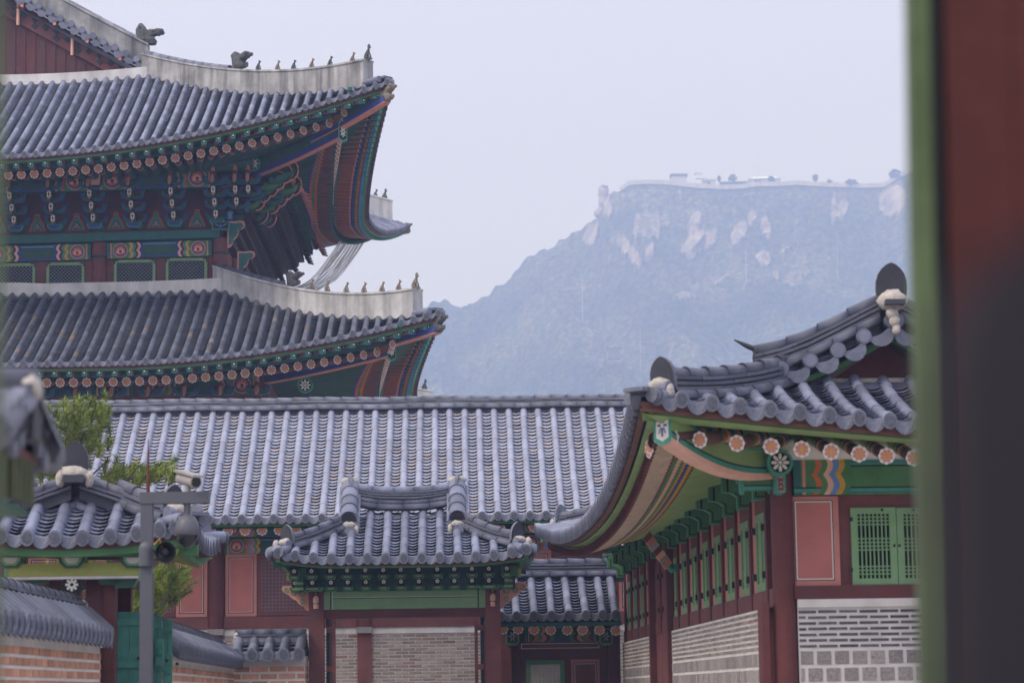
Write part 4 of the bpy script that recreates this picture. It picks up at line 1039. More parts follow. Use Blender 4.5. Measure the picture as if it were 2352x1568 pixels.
for k in range(-2, 4):
    xa = BAY * k
    mb = MB(); zt, zc_ = cz(495, 1226), cz(495, 1450); mb.tube([V((xa, -.02, zc_ + .05)), V((xa, -.02, zt))], [.18, .172], redw, 16)
    mb.box(xa - .17, xa + .17, -.2, .2, cz(495, 1458), zc_ + .05, granite); mb.build('column', cor)
    mb = MB(); mb.box(xa - .15, xa + .15, -.06, .1, 0, cz(495, 1458), redw2); mb.build('post', cor)
    mb = MB(); mb.extr([V((xa + x, -.5, zt + z)) for x, z in ((-.16, .0), (.16, 0), (.24, .1), (.24, .17), (-.24, .17), (-.24, .1))], (0, .4, 0), black, teal_d); mb.box(xa - .06, xa + .06, -.56, -.2, zt - .3, zt + .02, green_d)
    mb.tube([V((xa, -.55, zt - .02)), V((xa, -.57, zt - .14)), V((xa, -.56, zt - .3))], [.05, .06, .045], white, 8); mb.box(xa - .063, xa + .063, -.62, -.5, zt - .1, zt - .07, orange); mb.build('bracket_set', cor)
    xb = xa + BAY
    painted_beam('painted_beam', cor, V((xa + .16, -.1, zb0)), (1, 0, 0), BAY - .32, zb1 - zb0, V((0, -1, 0)), .16, pat=.26, cols=(orange, blue_l, salmon, teal, yellow), lot=True)
    painted_beam('painted_beam', cor, V((xa + .16, -.7, cz(560, 1232, -.7))), (1, 0, 0), BAY - .32, .30, V((0, -1, 0)), .16, pat=.26, cols=(orange, blue_l, salmon, teal), lot=True, body=teal_d)
    z0_, z1_ = cz(550, 1415), cz(550, 1272)
    for xc in (xa + .19, xb - .19 - .66):
        mb = MB(); mb.box(xc, xc + .66, -.03, .01, z0_, z1_, pink2); pl = Pl(mb, (xc, -.03, z0_), (1, 0, 0), (0, 0, 1), (0, -1, 0), .003, .003); W, H = .66, z1_ - z0_
        pl.rect(.07, W - .07, .07, H - .07, black, 0); pl.rect(.088, W - .088, .088, H - .088, white, 1); pl.rect(.097, W - .097, .097, H - .097, pink, 2); mb.build('panel', cor)
    xw0, xw1 = xa + .96, xb - .96; zw0, zw1 = cz(620, 1402), cz(620, 1286)
    mb = MB(); mb.box(xw0 - .09, xw1 + .09, -.02, .012, zw0 - .1, zw1 + .1, redw2); w_ = mb.build('window', cor)
    mb = MB(); mb.box(xw0, xw1, -.03, -.022, zw0, zw1, mauve); 
    n = int((xw1 - xw0) / .072)
    for i in range(n + 1): x = xw0 + (xw1 - xw0) * i / n; mb.box(x - .008, x + .008, -.05, -.031, zw0, zw1, latm)
    n = int((zw1 - zw0) / .072)
    for i in range(n + 1): z = zw0 + (zw1 - zw0) * i / n; mb.box(xw0, xw1, -.046, -.033, z - .008, z + .008, latm)
    mb.build('lattice', w_)
    mb = MB(); mb.box(xa + .16, xb - .16, -.08, .02, cz(600, 1443), z0_ - .01, redw2); mb.build('sill_beam', cor)
mb = MB(); mb.box(X0, X1, -.03, .3, cz(600, 1458), cz(600, 1443) - .004, plaster_w); mb.build('plaster_band', cor)
zt = cz(600, 1458) - .004; rows = [(.2, .30, .02, granite, .02, .5 * (i % 2)) for i in range(int((zt - 1.0) / .22))]; zz = sum(r_[0] + r_[4] for r_ in rows)
while zz < zt - .07: rows.append((.05, .265, .02, brick_g, .021, .5 * (len(rows) % 2))); zz += .071
mb = MB(); bricks(mb, (X0, 0, zt - zz), (1, 0, 0), (0, 0, 1), X1 - X0, rows, mort_g, 3); mb.build('brick_wall', cor)

# ------------------------------------------------------------------ the annex roof between the gate and the pillared hall
AF = Frame(CF.at(1270, 1500, -5.4).x * 0 + 1.10, 47.3, 1.6)
ann = thing('annex_building', 'small shaded side building with green lattice door between the gate and the side wall', 'palace building', AF)
def az(px, py, y=0.0): return AF.at(px, py, y).z
def ax(px, py=1450, y=0.0): return AF.at(px, py, y).x
yE, yR = -1.1, .5; zE = az(1266, 1409, yE) - .03; zR = az(1266, 1316, yR) - .08; D_ = yR - yE
def AS(u, d): t = d / D_; return V((u, yE + d, zE + (zR - zE) * (.85 * t + .15 * t * t)))
xe = [ax(p, 1409, yE) for p in (1112, 1150, 1186.5, 1226, 1266.5, 1306, 1345.7, 1383.7, 1414)]
mb = MB(); tile_slope(mb, AS, xe, lambda u: D_, r=.076, row=.12, tl=.34, mcyl=tile, mpan=tile); sheet(mb, AS, [xe[0], xe[-1] + .1], lambda u: D_, tile_dark, dz=-.1)
mb.poly([V((xe[0], yR, zR)), V((xe[-1], yR, zR)), V((xe[-1], 2.2, zE)), V((xe[0], 2.2, zE))], tile); mb.build('roof_tiles', ann)
mb = MB(); tile_ridge(mb, [V((x, yR, zR + .02)) for x in (xe[0] - .1, 0, xe[-1] + .6)], 3, .085, .17); mb.build('ridge', ann)
xa, xb = xe[0], xe[-1] + .12
mb = MB(); mb.box(xa, xb, 0, 2.0, 0, zE + .5, redw); mb.build('wall', ann)
mb = MB(); mb.box(xa, xb, yE + .05, yE + .15, zE - .2, zE - .13, teal_d); mb.poly([V((xa, yE + .1, zE - .17)), V((xb, yE + .1, zE - .17)), V((xb, 0, zE + .3)), V((xa, 0, zE + .3))], green_d); mb.build('eave_boards', ann)
for px, py in ((1155, 1444), (1190, 1444), (1227, 1445), (1265, 1446), (1303, 1446), (1338, 1446), (1377, 1446), (1414, 1447)):
    p = AF.at(px, py, -.8); mb = MB(); T = rafter(mb, p + V((0, .9, .3)), p, .075, [(0, .1, teal_d), (.1, .25, brown)], green_d, 8); rafter_end(mb, p, T, .085, salmon, white); mb.build('rafter', ann)
z0_, z1_ = az(1300, 1472, -.12), az(1300, 1436, -.12); p0, p1 = ax(1205, 1450, -.12), ax(1375, 1450, -.12)
painted_beam('painted_beam', ann, V((p0, -.12, z0_)), (1, 0, 0), p1 - p0, z1_ - z0_, V((0, -1, 0)), .12, pat=.36, cols=(orange, green, salmon, redw, green), lot=False)
for px in (1177, 1392):
    p = AF.at(px, 1459, -.5); mb = MB(); mb.extr([p + V((x, 0, z)) for x, z in ((-.13, -.14), (-.08, -.19), (.08, -.19), (.13, -.14), (.13, .15), (-.13, .15))], (0, .5, 0), green); pl = Pl(mb, p, (1, 0, 0), (0, 0, 1), (0, -1, 0)); pl.rect(-.09, .09, -.13, .11, black, 0)
    for k in range(6): a = k * math.pi / 3; pl.line([(0.015 * math.cos(a), -.01 + .02 * math.sin(a)), (.07 * math.cos(a), -.01 + .1 * math.sin(a))], .03, granite, 1)
    mb.build('beam_end', ann)
mb = MB(); x0, x1 = ax(1197, 1480, -.05), ax(1376, 1480, -.05); mb.box(x0 - .05, x1 + .05, -.05, 0, az(1290, 1491, -.05), az(1290, 1473, -.05), redw2); pl = Pl(mb, (x0, -.05, az(1290, 1488, -.05)), (1, 0, 0), (0, 0, 1), (0, -1, 0)); pl.rect(0, x1 - x0, 0, .1, white, 0); pl.rect(.012, x1 - x0 - .012, .012, .088, redw2, 1); mb.build('panel', ann)
def lattice_door(parent, fr, px0, px1, py0, zlow, y, rows_px, mat=green_w, bar=white, name='lattice_door', back=dark_in, vb=7, f=.085, bw=.011):
    x0, x1 = fr.at(px0, py0, y).x, fr.at(px1, py0, y).x; z1 = fr.at((px0 + px1) / 2, py0, y).z; mb = MB()
    mb.box(x0, x0 + f, y, y + .05, zlow, z1, mat); mb.box(x1 - f, x1, y, y + .05, zlow, z1, mat); mb.box(x0 + f, x1 - f, y, y + .05, z1 - f, z1, mat); mb.box(x0 + f, x1 - f, y, y + .05, zlow, zlow + f, mat); d = mb.build(name, parent)
    mb = MB(); mb.box(x0 + f, x1 - f, y + .035, y + .045, zlow + f, z1 - f, back); n = vb
    for i in range(n + 1): x = x0 + f + (x1 - x0 - 2 * f) * i / n; mb.box(x - bw, x + bw, y + .004, y + .03, zlow + f, z1 - f, bar)
    for z in rows_px:
        zz_ = z1 - f - z; mb.box(x0 + f, x1 - f, y + .008, y + .028, zz_ - bw, zz_ + bw, bar)
    mb.build('lattice', d); return d
lattice_door(ann, AF, 1208, 1296, 1515, .3, -.06, [.0, .055, .11, .165, .22, .275, 1.1, 1.16], mat=green, bar=plaster_w, back=mort_g, vb=8)
mb = MB(); x0, x1 = ax(1311, 1521, -.04), ax(1377, 1521, -.04); zt = az(1345, 1513, -.04); mb.box(x0, x1, -.04, 0, .2, zt, pink); pl = Pl(mb, (x0, -.04, .2), (1, 0, 0), (0, 0, 1), (0, -1, 0)); pl.rect(.05, x1 - x0 - .05, .05, zt - .26, black, 0); pl.rect(.07, x1 - x0 - .07, .07, zt - .28, white, 1); pl.rect(.08, x1 - x0 - .08, .08, zt - .29, redw2, 2); mb.build('panel', ann)
for px in (1160, 1410): mb = MB(); x = ax(px, 1500, -.1); mb.box(x - .12, x + .12, -.16, .04, 0, zE - .1, redw); mb.build('post', ann)
# ------------------------------------------------------------------ the main gate with its small hipped roof
GF = Frame(-2.01, 44.0, 1.3)
gate = thing('palace_gate', 'small roofed gateway with green beam and open doorway in the centre bottom', 'gate', GF)
def gz(px, py, y=0.0): return GF.at(px, py, y).z
def gx(px, py=1350, y=0.0): return GF.at(px, py, y).x
class HipX(Hip):      # the same roof turned so that its ridge runs along x
    def S(s, side, u, d, dz=0.0):
        p = Hip.S(s, side, u, d, dz); return V((p.y, -p.x, p.z))
    def hip(s, sx, sy, c, dz=0.0):
        p = Hip.hip(s, sx, sy, c, dz) if False else None
        u = s.Lx - c; de = s.de(c); d = (c - de) / max(1e-3, 1 - de / s.Dt); q = Hip.S(s, 'f', u, max(d, 0), dz)
        return V((q.y * -sy, -q.x * sx, q.z))
zE = gz(921, 1275, -1.75) - .03; zR = gz(921, 1159, 0) - .12
GH = HipX(0, 0, 1.75, 2.28, zE, .0, .0, .13, 1.3, .10, 1.2); GH.a = (zR - zE) / 1.75 * .84; GH.b = (zR - zE) / 1.75 ** 2 * .16
mb = MB()
uf = [gx(p, 1275, -1.75) for p in (641, 680, 735, 779, 820, 862, 903, 944, 985.5, 1027, 1068, 1110, 1152, 1193)]
def dm(u): return 1.72 if abs(u) < 2.28 - 1.22 else min(GH.dhip('r', u), 1.72)
uf = [-2.16, -1.87] + [-1.55 + .3155 * i for i in range(11)] + [1.92, 2.18]
tile_slope(mb, lambda u, d: GH.S('r', u, d), uf, dm, r=.074, row=.115, tl=.32, mcyl=tile, mpan=tile, lift=.038, edge=.024)
for sd_ in 'fb': tile_slope(mb, lambda u, d, sd_=sd_: GH.S(sd_, u, d), spread(-1.62, 1.62, .32), lambda u, sd_=sd_: min(GH.dhip(sd_, u), 1.15), r=.08, row=.13, tl=.32)
for sd_, uu, lim in (('l', spread(-2.28, 2.28, .3), 1.75), ('r', spread(-2.28, 2.28, .3), 1.75), ('f', spread(-1.75, 1.75, .3), 1.2), ('b', spread(-1.75, 1.75, .3), 1.2)):
    sheet(mb, lambda u, d, sd_=sd_: GH.S(sd_, u, d), uu, lambda u, sd_=sd_, lim=lim: (dm(u) if sd_ in 'lr' else min(GH.dhip(sd_, u), lim)), tile_dark, dz=-.09)
mb.build('roof_tiles', gate)
xr = .93
path = [V((xr * t, 0, zR + .02 + .10 * abs(t) ** 2.5)) for t in [-1 + i / 6 for i in range(13)]]
mb = MB(); mb.sweep(path, [(-.1, 0), (.1, 0), (.1, .2), (-.1, .2)], tile_dark)
for sg in (-1, 1):
    cap_tiles(mb, [p + V((0, sg * .13, .03)) for p in path], .085, 0, tile_ridge_m, .42)
    cap_tiles(mb, [p + V((0, sg * .10, .13)) for p in path], .075, 0, tile_ridge_m, .42)
for k in range(3): slab_course(mb, [p + V((0, 0, .20)) for p in path], .17 - .012 * k, .048 * k, .034, tile_ridge_m, .42, k * .4)
cap_tiles(mb, [p + V((0, 0, .345)) for p in path], .085, 0, tile, .36)
for sg in (-1, 1): end_arch(mb, path[0 if sg < 0 else -1] + V((sg * .03, 0, .22)), V((sg, 0, 0)), .34, .36)
mb.build('ridge', gate)
for sx in (-1, 1):
    # ridge running down the slope, its open end facing forward
    x = sx * .97; mb = MB(); p = [GH.S('r', x, d) + V((0, 0, .05 + .26 * (d - 1.02) / .72)) for d in (1.02, 1.25, 1.5, 1.74)]
    mb.sweep(p, [(-.18, -.1), (.18, -.1), (.17, .17), (-.17, .17)], tile)
    for k in range(2): slab_course(mb, p, .19, .06 + .055 * k, .036, tile, .3, k * .5)
    cap_tiles(mb, [q + V((0, 0, .17)) for q in p], .16, 0, tile, .26)
    f = p[0]; D = (p[0] - p[1]).normalized()
    mb.add([f + D * .012 + V((.14 * math.cos(math.pi * i / 10), 0, .165 + .14 * math.sin(math.pi * i / 10))) for i in range(11)], [tuple(range(11))], black)
    lump(mb, f + V((0, -.0, .09)), (.12, .05, .06), mortar, 3 + sx); lump(mb, f + V((sx * .1, -.0, -.02)), (.08, .05, .05), mortar, 5 + sx); lump(mb, f + V((-sx * .13, -.0, .0)), (.045, .05, .09), mortar, 7 + sx)
    mb.tube([f + V((.02, .1, .02)), f + V((.02, -.1, -.02))], .085, tile, 10); mb.extr([f + V((.02 + .09 * math.cos(i * .524), -.1, -.02 + .09 * math.sin(i * .524))) for i in range(12)], (0, -.02, 0), tile_end)
    lump(mb, p[-1] + V((0, 0, .25)), (.17, .05, .09), mortar, 11 + sx); mb.build('ridge', gate)
    for sy in (-1, 1):
        hp = [GH.hip(sy, -sx, c) for c in (.28, .55, .8, 1.05, 1.22)]; mb = MB()
        tile_ridge(mb, hp, 2, .08, .13, None, .075, True, .032)
        D = (hp[0] - hp[1]); D.z = 0; D.normalize()
        if sy > 0:
            end_arch(mb, hp[0] + D * .03 + V((0, 0, .10)), D, .30, .33)
            lump(mb, hp[0] + D * .06 + V((0, 0, .10)), (.13, .13, .08), mortar, 21 + sx); lump(mb, hp[0] + D * .1 + V((.14 * sx * -1, .0, .06)), (.06, .08, .09), mortar, 24 + sx)
            S_ = V((-D.y, D.x, 0)); e = hp[0] + D * .1 + V((0, 0, .07)); mb.tube([e - S_ * .13, e + S_ * .13], .075, tile, 12)
            lump(mb, hp[0] + D * .13 + V((0, 0, -.01)), (.14, .12, .05), mortar, 28 + sx)
            for sgn in (-1, 1): a = hp[0] + D * .08 + S_ * (sgn * .08); b_ = a + D * .22 + S_ * (sgn * .08) + V((0, 0, -.07)); mb.tube([a, b_], .078, tile, 12); mb.extr([b_ + D * .01 + S_ * (.085 * math.cos(i * .5236)) + V((0, 0, .085 * math.sin(i * .5236))) for i in range(12)], D * .02, tile_end)
        mb.build('ridge', gate)
# posts, beams, noses
PX = 1.593
for sx in (-1, 1):
    mb = MB(); zt = gz(721, 1352); mb.box(sx * PX - .135, sx * PX + .135, -.135, .135, 0, zt, redw2); mb.build('post', gate)
    mb = MB(); x = sx * PX; mb.tube([V((x, -.2, zt + .0)), V((x, -.22, zt - .18)), V((x, -.2, zt - .36))], [.05, .055, .045], peach, 10)
    for z in (.05, .12, .2, .27): mb.tube([V((x, -.2, zt - z)), V((x, -.205, zt - z - .02))], .06, redw, 10)
    mb.build('carved_nose', gate)
    # inner jamb with pivot pegs, door leaf folded back inside
    mb = MB(); xj = sx * 1.285; mb.box(xj - .03, xj + .03, -.05, .05, 0, gz(760, 1411), redw2)
    for py in (1445, 1535): z = gz(760, py); mb.box(min(xj, xj + sx * .13), max(xj, xj + sx * .13), -.045, .045, z - .05, z + .05, redw2)
    mb.build('jamb', gate)
    mb = MB(); xl = sx * 1.40; mb.box(xl - .03, xl + .03, .14, 1.5, .1, gz(760, 1420), iron); mb.build('door_leaf', gate)
    # winged bracket
    W = [(0, 0), (.05, .03), (.10, .1), (.17, .13), (.22, .2), (.30, .24), (.36, .30), (.44, .34), (.49, .40), (.48, .46), (.42, .47), (.0, .46)]
    mb = MB(); O = V((sx * (PX + .14), -.04, gz(705, 1404))); mb.extr([O + V((sx * x, 0, z)) for x, z in W], (0, .08, 0), peach, salmon); pl = Pl(mb, O, (sx, 0, 0), (0, 0, 1), (0, -1, 0))
    for cx_, cz_, r in ((.40, .40, .055), (.28, .35, .07), (.13, .33, .09), (.12, .17, .06)):
        sp = [(cx_ + r * (1 - .08 * i) * math.cos(i * .6 + cx_ * 9), cz_ + r * (1 - .08 * i) * math.sin(i * .6 + cx_ * 9)) for i in range(12)]; pl.line(sp, .032, teal_d, 0); pl.line(sp, .018, green_w, 1)
    mb.build('winged_bracket', gate)
z0, z1 = gz(921, 1397, -.1), gz(921, 1356, -.1)
mb = MB(); mb.box(-PX + .136, PX - .136, -.11, .11, z0, z1, green_w); pl = Pl(mb, (0, -.11, z0), (1, 0, 0), (0, 0, 1), (0, -1, 0)); h = z1 - z0
pl.rect(-1.33, 1.33, h * .60, h * .64, black, 0); pl.rect(-1.33, 1.33, h * .65, h * .675, white, 0); pl.rect(-1.34, -1.32, 0, h, black, 0); pl.rect(1.32, 1.34, 0, h, black, 0); pl.rect(-1.31, -1.30, 0, h, white, 0); mb.build('beam', gate)
mb = MB(); mb.box(-PX + .136, PX - .136, -.07, .09, gz(921, 1418), z0 - .004, redw); mb.build('lintel', gate)
zb0, zb1 = z1 + .004, gz(921, 1296)
mb = MB(); mb.box(-2.0, 2.0, -.16, .16, zb0, zb0 + .2, green_d); mb.box(-2.02, 2.02, -.22, .22, zb0 + .2, zE + .35, green_d); mb.build('bracket_board', gate)
WX = [gx(p, 1320, -.4) for p in (677.5, 717, 760, 798.5, 840, 881, 921, 962, 1004.5, 1043.5, 1084, 1122.6, 1163.7)]
for i, x in enumerate(WX):
    for py, y, w_ in ((1309, -.62, .055), (1336, -.40, .055)):
        z = gz(921, py, y) ; mb = MB(); mb.box(x - w_, x + w_, y, -.1, z - .07, z + .085, green_d); pl = Pl(mb, (x, y, z), (1, 0, 0), (0, 0, 1), (0, -1, 0), .003, .003); pl.rect(-w_, w_, -.07, .085, black, 0)
        for k in range(5): a = math.pi / 2 + k * 1.2566; pl.disc(.024 * math.cos(a), .01 + .024 * math.sin(a), .016, white, 1, 7)
        tw = .10 if i not in (1, 11) or py < 1320 else .2
        mb.extr([V((x + a_ * tw, y - .01, z - .07 + b_)) for a_, b_ in ((-1, 0), (-1, -.035), (-.7, -.075), (.7, -.075), (1, -.035), (1, 0))], (0, .35, 0), green); mb.poly([V((x + a_ * tw * .75, y - .014, z - .07 + b_)) for a_, b_ in ((-1, -.012), (-.95, -.035), (-.66, -.062), (.66, -.062), (.95, -.035), (1, -.012))], black); mb.poly([V((x + a_ * tw * .62, y - .018, z - .07 + b_)) for a_, b_ in ((-1, -.016), (-.95, -.035), (-.66, -.052), (.66, -.052), (.95, -.035), (1, -.016))], green_w)
        mb.build('bracket_nose', gate)
mb = MB()
for side, L in (('r', 2.28), ('f', 1.75), ('b', 1.75)):
    uu = spread(-L + .03, L - .03, .2)
    mb.sweep([GH.S(side, u, .05) + V((0, 0, -.12)) for u in uu], [(-.03, -.04), (.03, -.04), (.03, .05), (-.03, .05)], redw); mb.sweep([GH.S(side, u, .11) + V((0, 0, -.17)) for u in uu], [(-.04, -.05), (.04, -.05), (.04, .03), (-.04, .03)], green)
    vs = []
    for d, dz in ((.1, -.16), (1.3, -.3)):
        for u in uu: vs.append(GH.S(side, u, min(d, max(.02, GH.dhip(side, u)))) + V((0, 0, dz)))
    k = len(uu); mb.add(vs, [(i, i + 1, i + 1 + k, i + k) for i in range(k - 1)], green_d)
mb.build('eave_boards', gate)
for sx in (-1, 1):
    mb = MB(); z = gz(921, 1316, -.6)
    mb.box(min(sx * 1.75, sx * 2.05), max(sx * 1.75, sx * 2.05), -.5, .5, z - .06, z + .12, green); mb.box(min(sx * 2.05, sx * 2.1), max(sx * 2.05, sx * 2.1), -.5, -.3, z - .09, z + .13, lime)
    for k in range(4): mb.box(min(sx * 1.8, sx * 1.95), max(sx * 1.8, sx * 1.95), -.56 - .001 * k, -.5, z - .12 - .05 * k, z - .08 - .05 * k, green_w if k % 2 else green_d)
    mb.build('purlin', gate)
mb = MB(); mb.box(-1.5, 1.5, -.3, .3, 0, .12, granite); mb.build('threshold', gate)
# ------------------------------------------------------------------ the pillared hall on the right
RF = Frame(2.985, 27.0, 2.4)
rh = thing('side_pavilion', 'green and red painted palace hall on the right with pillared long side running back', 'palace building', RF)
def rz_(px, py, y=0.0): return RF.at(px, py, y).z
def rx_(px, py=1200, y=0.0): return RF.at(px, py, y).x
def sz(px, py, x=0.0): return RF.atx(px, py, x).z
RH = Hip(1.31, 8.7, 3.04, 10.43, 4.03, .30, .06, .61, 10, .2, 1.8)
mb = MB()
uf = [rx_(p, 940, -1.6) - RH.cx for p in (1492, 1562, 1631, 1696, 1764, 1832, 1900, 1968, 2038, 2106, 2174, 2242)] + [2.62, 2.9]
uf[0] = -2.86
tile_slope(mb, lambda u, d: RH.S('f', u, d), uf, lambda u: min(RH.dhip('f', u), 1.98), r=.067, row=.105, tl=.31, lift=.034, edge=.026)
ul = spread(-10.3, 10.3, .31)
tile_slope(mb, lambda u, d: RH.S('l', u, d), ul, lambda u: RH.dhip('l', u) if 10.43 - abs(u) < 1.8 else 3.0, r=.088, row=.14, tl=.34)
for sd_, L in (('f', 3.04), ('b', 3.04), ('l', 10.43), ('r', 10.43)):
    sheet(mb, lambda u, d, sd_=sd_: RH.S(sd_, u, d), spread(-L, L, .3), lambda u, sd_=sd_, L=L: min(RH.dhip(sd_, u), 1.8) if sd_ in 'fb' else (RH.dhip(sd_, u) if L - abs(u) < 1.8 else 3.04), tile_dark, dz=-.1)
mb.build('roof_tiles', rh)
def hip_tile_ridge(parent, H, sx, sy, c0, c1, layers=2, big=1.0, ends=True):
    hp = [H.hip(sx, sy, c0 + (c1 - c0) * i / 8) for i in range(9)]; mb = MB()
    z = tile_ridge(mb, hp, layers, .085 * big, .14 * big, None, .08 * big, True, .034 * big); D = hp[0] - hp[1]; D.z = 0; D.normalize(); S_ = V((-D.y, D.x, 0))
    if ends:
        end_arch(mb, hp[0] + D * .03 + V((0, 0, .12 * big)), D, .30 * big, .31 * big)
        lump(mb, hp[0] + D * .06 + V((0, 0, .13 * big)), (.13 * big, .13 * big, .08 * big), mortar, 31); lump(mb, hp[0] + D * .1 + S_ * .14 - V((0, 0, -.05)), (.06, .07, .09), mortar, 32)
        e = hp[0] + D * .1 + V((0, 0, .09)); mb.tube([e - S_ * .15, e + S_ * .15], .08 * big, tile, 12)
        lump(mb, hp[0] + D * .14 + V((0, 0, .0)), (.12 * big, .10 * big, .05), mortar, 33)
        for sgn in (-1, 1): a = hp[0] + D * .02 + S_ * (sgn * .09); b_ = a + D * .36 + S_ * (sgn * .06) + V((0, 0, .0)); mb.tube([a, b_], .075, tile, 12); mb.extr([b_ + D * .01 + S_ * (.08 * math.cos(i * .5236)) + V((0, 0, .08 * math.sin(i * .5236))) for i in range(12)], D * .02, tile_end)
        mb.obox(hp[0] + D * .33 + V((0, 0, .06)), D * .2, S_ * .13, V((0, 0, .02)), tile_end)
    return mb.build('ridge', parent)
hip_tile_ridge(rh, RH, -1, -1, .30, 1.95, 3, 1.05); hip_tile_ridge(rh, RH, 1, -1, .42, 1.95); hip_tile_ridge(rh, RH, -1, 1, .42, 1.95); hip_tile_ridge(rh, RH, 1, 1, .42, 1.95)
gy = RH.cy - RH.Ly + 1.8
def verge(H, gy, s_, d0, d1, n, sag=0): return [V((H.cx + s_ * (H.Lx - d), gy, H.z0 + H.a * d + H.b * d * d + .06)) for d in [d0 + (d1 - d0) * i / n for i in range(n + 1)]]
for s_ in (-1, 1):
    p = [V((RH.cx + s_ * x, gy - .18, z)) for x, z in ((1.28, 5.12), (.945, 5.21), (.625, 5.325), (.325, 5.48), (.0, 5.66))][:5 if s_ < 0 else 4] + ([] if s_ < 0 else [V((RH.cx + .03, gy - .18, 5.655))]); mb = MB(); gable_tiles(mb, p, V((0, -1, 0)), r=.076, ln=.4, dr=.13); mb.build('edge_tiles', rh)
    rp = [V((RH.cx + s_ * x, gy + .10, z)) for x, z in ((1.55, 5.09), (1.25, 5.16), (.95, 5.27), (.70, 5.39), (.42, 5.53), (.12, 5.68))]
    mb = MB(); tile_ridge(mb, rp, 3, .085, .15, None, .085, True, .036)
    hk = rp[0] + V((s_ * .02, 0, .32)); mb.tube([hk + V((-s_ * .1, 0, -.04)), hk + V((s_ * .06, 0, .03)), hk + V((s_ * .2, 0, .10))], [.07, .06, .015], tile_dark, 8, squash=.5); lump(mb, rp[1] + V((s_ * .0, -.16, .02)), (.05, .06, .07), mortar, 40)
    mb.build('ridge', rh)
    mb = MB(); q = [V((RH.cx + s_ * x, gy + .0, z)) for x, z in ((1.28, 5.12), (.945, 5.21), (.625, 5.325), (.325, 5.48), (.0, 5.66))]; mb.extr([v + V((0, 0, -.13)) for v in q] + [v + V((0, 0, -.19)) for v in q[::-1]], (0, .05, 0), green); mb.build('barge_board', rh)
apx = V((RH.cx, gy - .12, RH.z0 + RH.a * 3.04 + RH.b * 9.24 + .30)); mb = MB()
end_arch(mb, apx + V((0, -.02, .16)), V((0, -1, 0)), .34, .38); lump(mb, apx + V((0, -.06, .10)), (.17, .13, .12), mortar, 50); mb.box(apx.x - .11, apx.x + .11, apx.y - .26, apx.y - .1, apx.z + .035, apx.z + .09, tile_dark)
for k in range(3): lump(mb, apx + V((.02 * k - .02, -.12, -.05 - .09 * k)), (.07 - .012 * k, .07, .07), mortar, 52 + k)
mb.build('ridge_end', rh)
mb = MB(); tile_ridge(mb, [V((RH.cx, gy + .1 + 1.9 * i, apx.z - .16)) for i in range(9)], 4, .09, .17); mb.build('ridge', rh)
mb = MB(); mb.extr([V((RH.cx - 1.6, gy + .4, 4.4)), V((RH.cx + 1.6, gy + .4, 4.4)), V((RH.cx, gy + .4, 5.5))], (0, .1, 0), redw); mb.build('gable_wall', rh)
mb = MB(); cap_tiles(mb, [V((RH.cx - 1.1, gy + .12, RH.z0 + .90)), V((RH.cx + 1.1, gy + .12, RH.z0 + .90))], .08, 0, tile_ridge_m, .36); mb.box(RH.cx - .9, RH.cx + .9, gy + .2, gy + .32, RH.z0 + .9, RH.z0 + 1.04, mortar); mb.build('ridge', rh)
# eaves
mb = MB()
for side, L in (('f', 3.04), ('l', 10.43)):
    uu = spread(-L + .03, L - .03, .2)
    mb.sweep([RH.S(side, u, .04) + V((0, 0, -.10)) for u in uu], [(-.03, -.05), (.03, -.05), (.03, .05), (-.03, .05)], brown)
    mb.sweep([RH.S(side, u, .12) + V((0, 0, -.165)) for u in uu], [(-.02, -.014), (.02, -.014), (.02, .014), (-.02, .014)], green)
    vs = []
    for d, dz in ((.1, -.175), (.3, -.25), (1.75, -.15)):
        for u in uu:
            q = min(d, max(.02, RH.dhip(side, u))); p = RH.S(side, u, min(q, .3)); p2 = RH.S(side, u, q); vs.append(V((p2.x, p2.y, p.z + max(0, q - .3) * .32 + dz)))
    k = len(uu); mb.add(vs, [(r_ * k + i, r_ * k + i + 1, (r_ + 1) * k + i + 1, (r_ + 1) * k + i) for r_ in range(2) for i in range(k - 1)], green_l)
mb.build('eave_boards', rh)
RB = [(0, .05, teal_d), (.05, .36, brown), (.36, .40, green), (.40, .47, orange), (.47, .53, peach), (.53, .58, green), (.58, .63, redw2), (.63, .69, blue_l), (.69, .75, yellow), (.75, .79, black)]
RBS = [(0, .05, redw), (.05, .29, tan), (.29, .32, redw2), (.32, .37, green), (.37, .42, peach), (.42, .47, green), (.47, .50, yellow), (.50, .55, blue), (.55, .60, yellow), (.60, .63, redw2)]
def r_raft(side, u, d=.3, dz=-.40):
    if side == 'l': d, dz = .17, -.32
    L = RH.half(side); P1 = RH.S(side, u, d, dz); lim = (1.31 if side == 'f' else 8.7) - .25; s_ = 1 if u > 0 else -1; a = abs(u); ui = a if a < lim else lim + (a - lim) / (L - lim) * .3
    P0 = V((RH.cx + s_ * ui, 0.0, 0)) if side == 'f' else V((0.0, RH.cy + s_ * ui, 0)); P0.z = P1.z + .38 - .2 * RH.lift(L - a); return P0, P1
for px in (1545, 1608, 1693, 1772, 1842, 1909, 1974, 2037, 2100, 2165):
    u = rx_(px, 1015, -1.4) - RH.cx; P0, P1 = r_raft('f', u); mb = MB(); T = rafter(mb, P0, P1, .07, RB, green_l, 10); rafter_end(mb, P1, T, .074, salmon, white); mb.build('rafter', rh)
st = MB()
for k, u in enumerate(spread(-9.75, 10.2, .215)):
    P0, P1 = r_raft('l', u)
    if k < 60:
        mb = MB(); T = rafter(mb, P0, P1, .062, RBS, green_l, 8)
        if -9.5 < u < -8.9: rafter_end(mb, P1, T, .07, salmon, white)
        mb.build('rafter', rh)
    else: rafter(st, P0, P1, .062, RBS, green_l, 6)
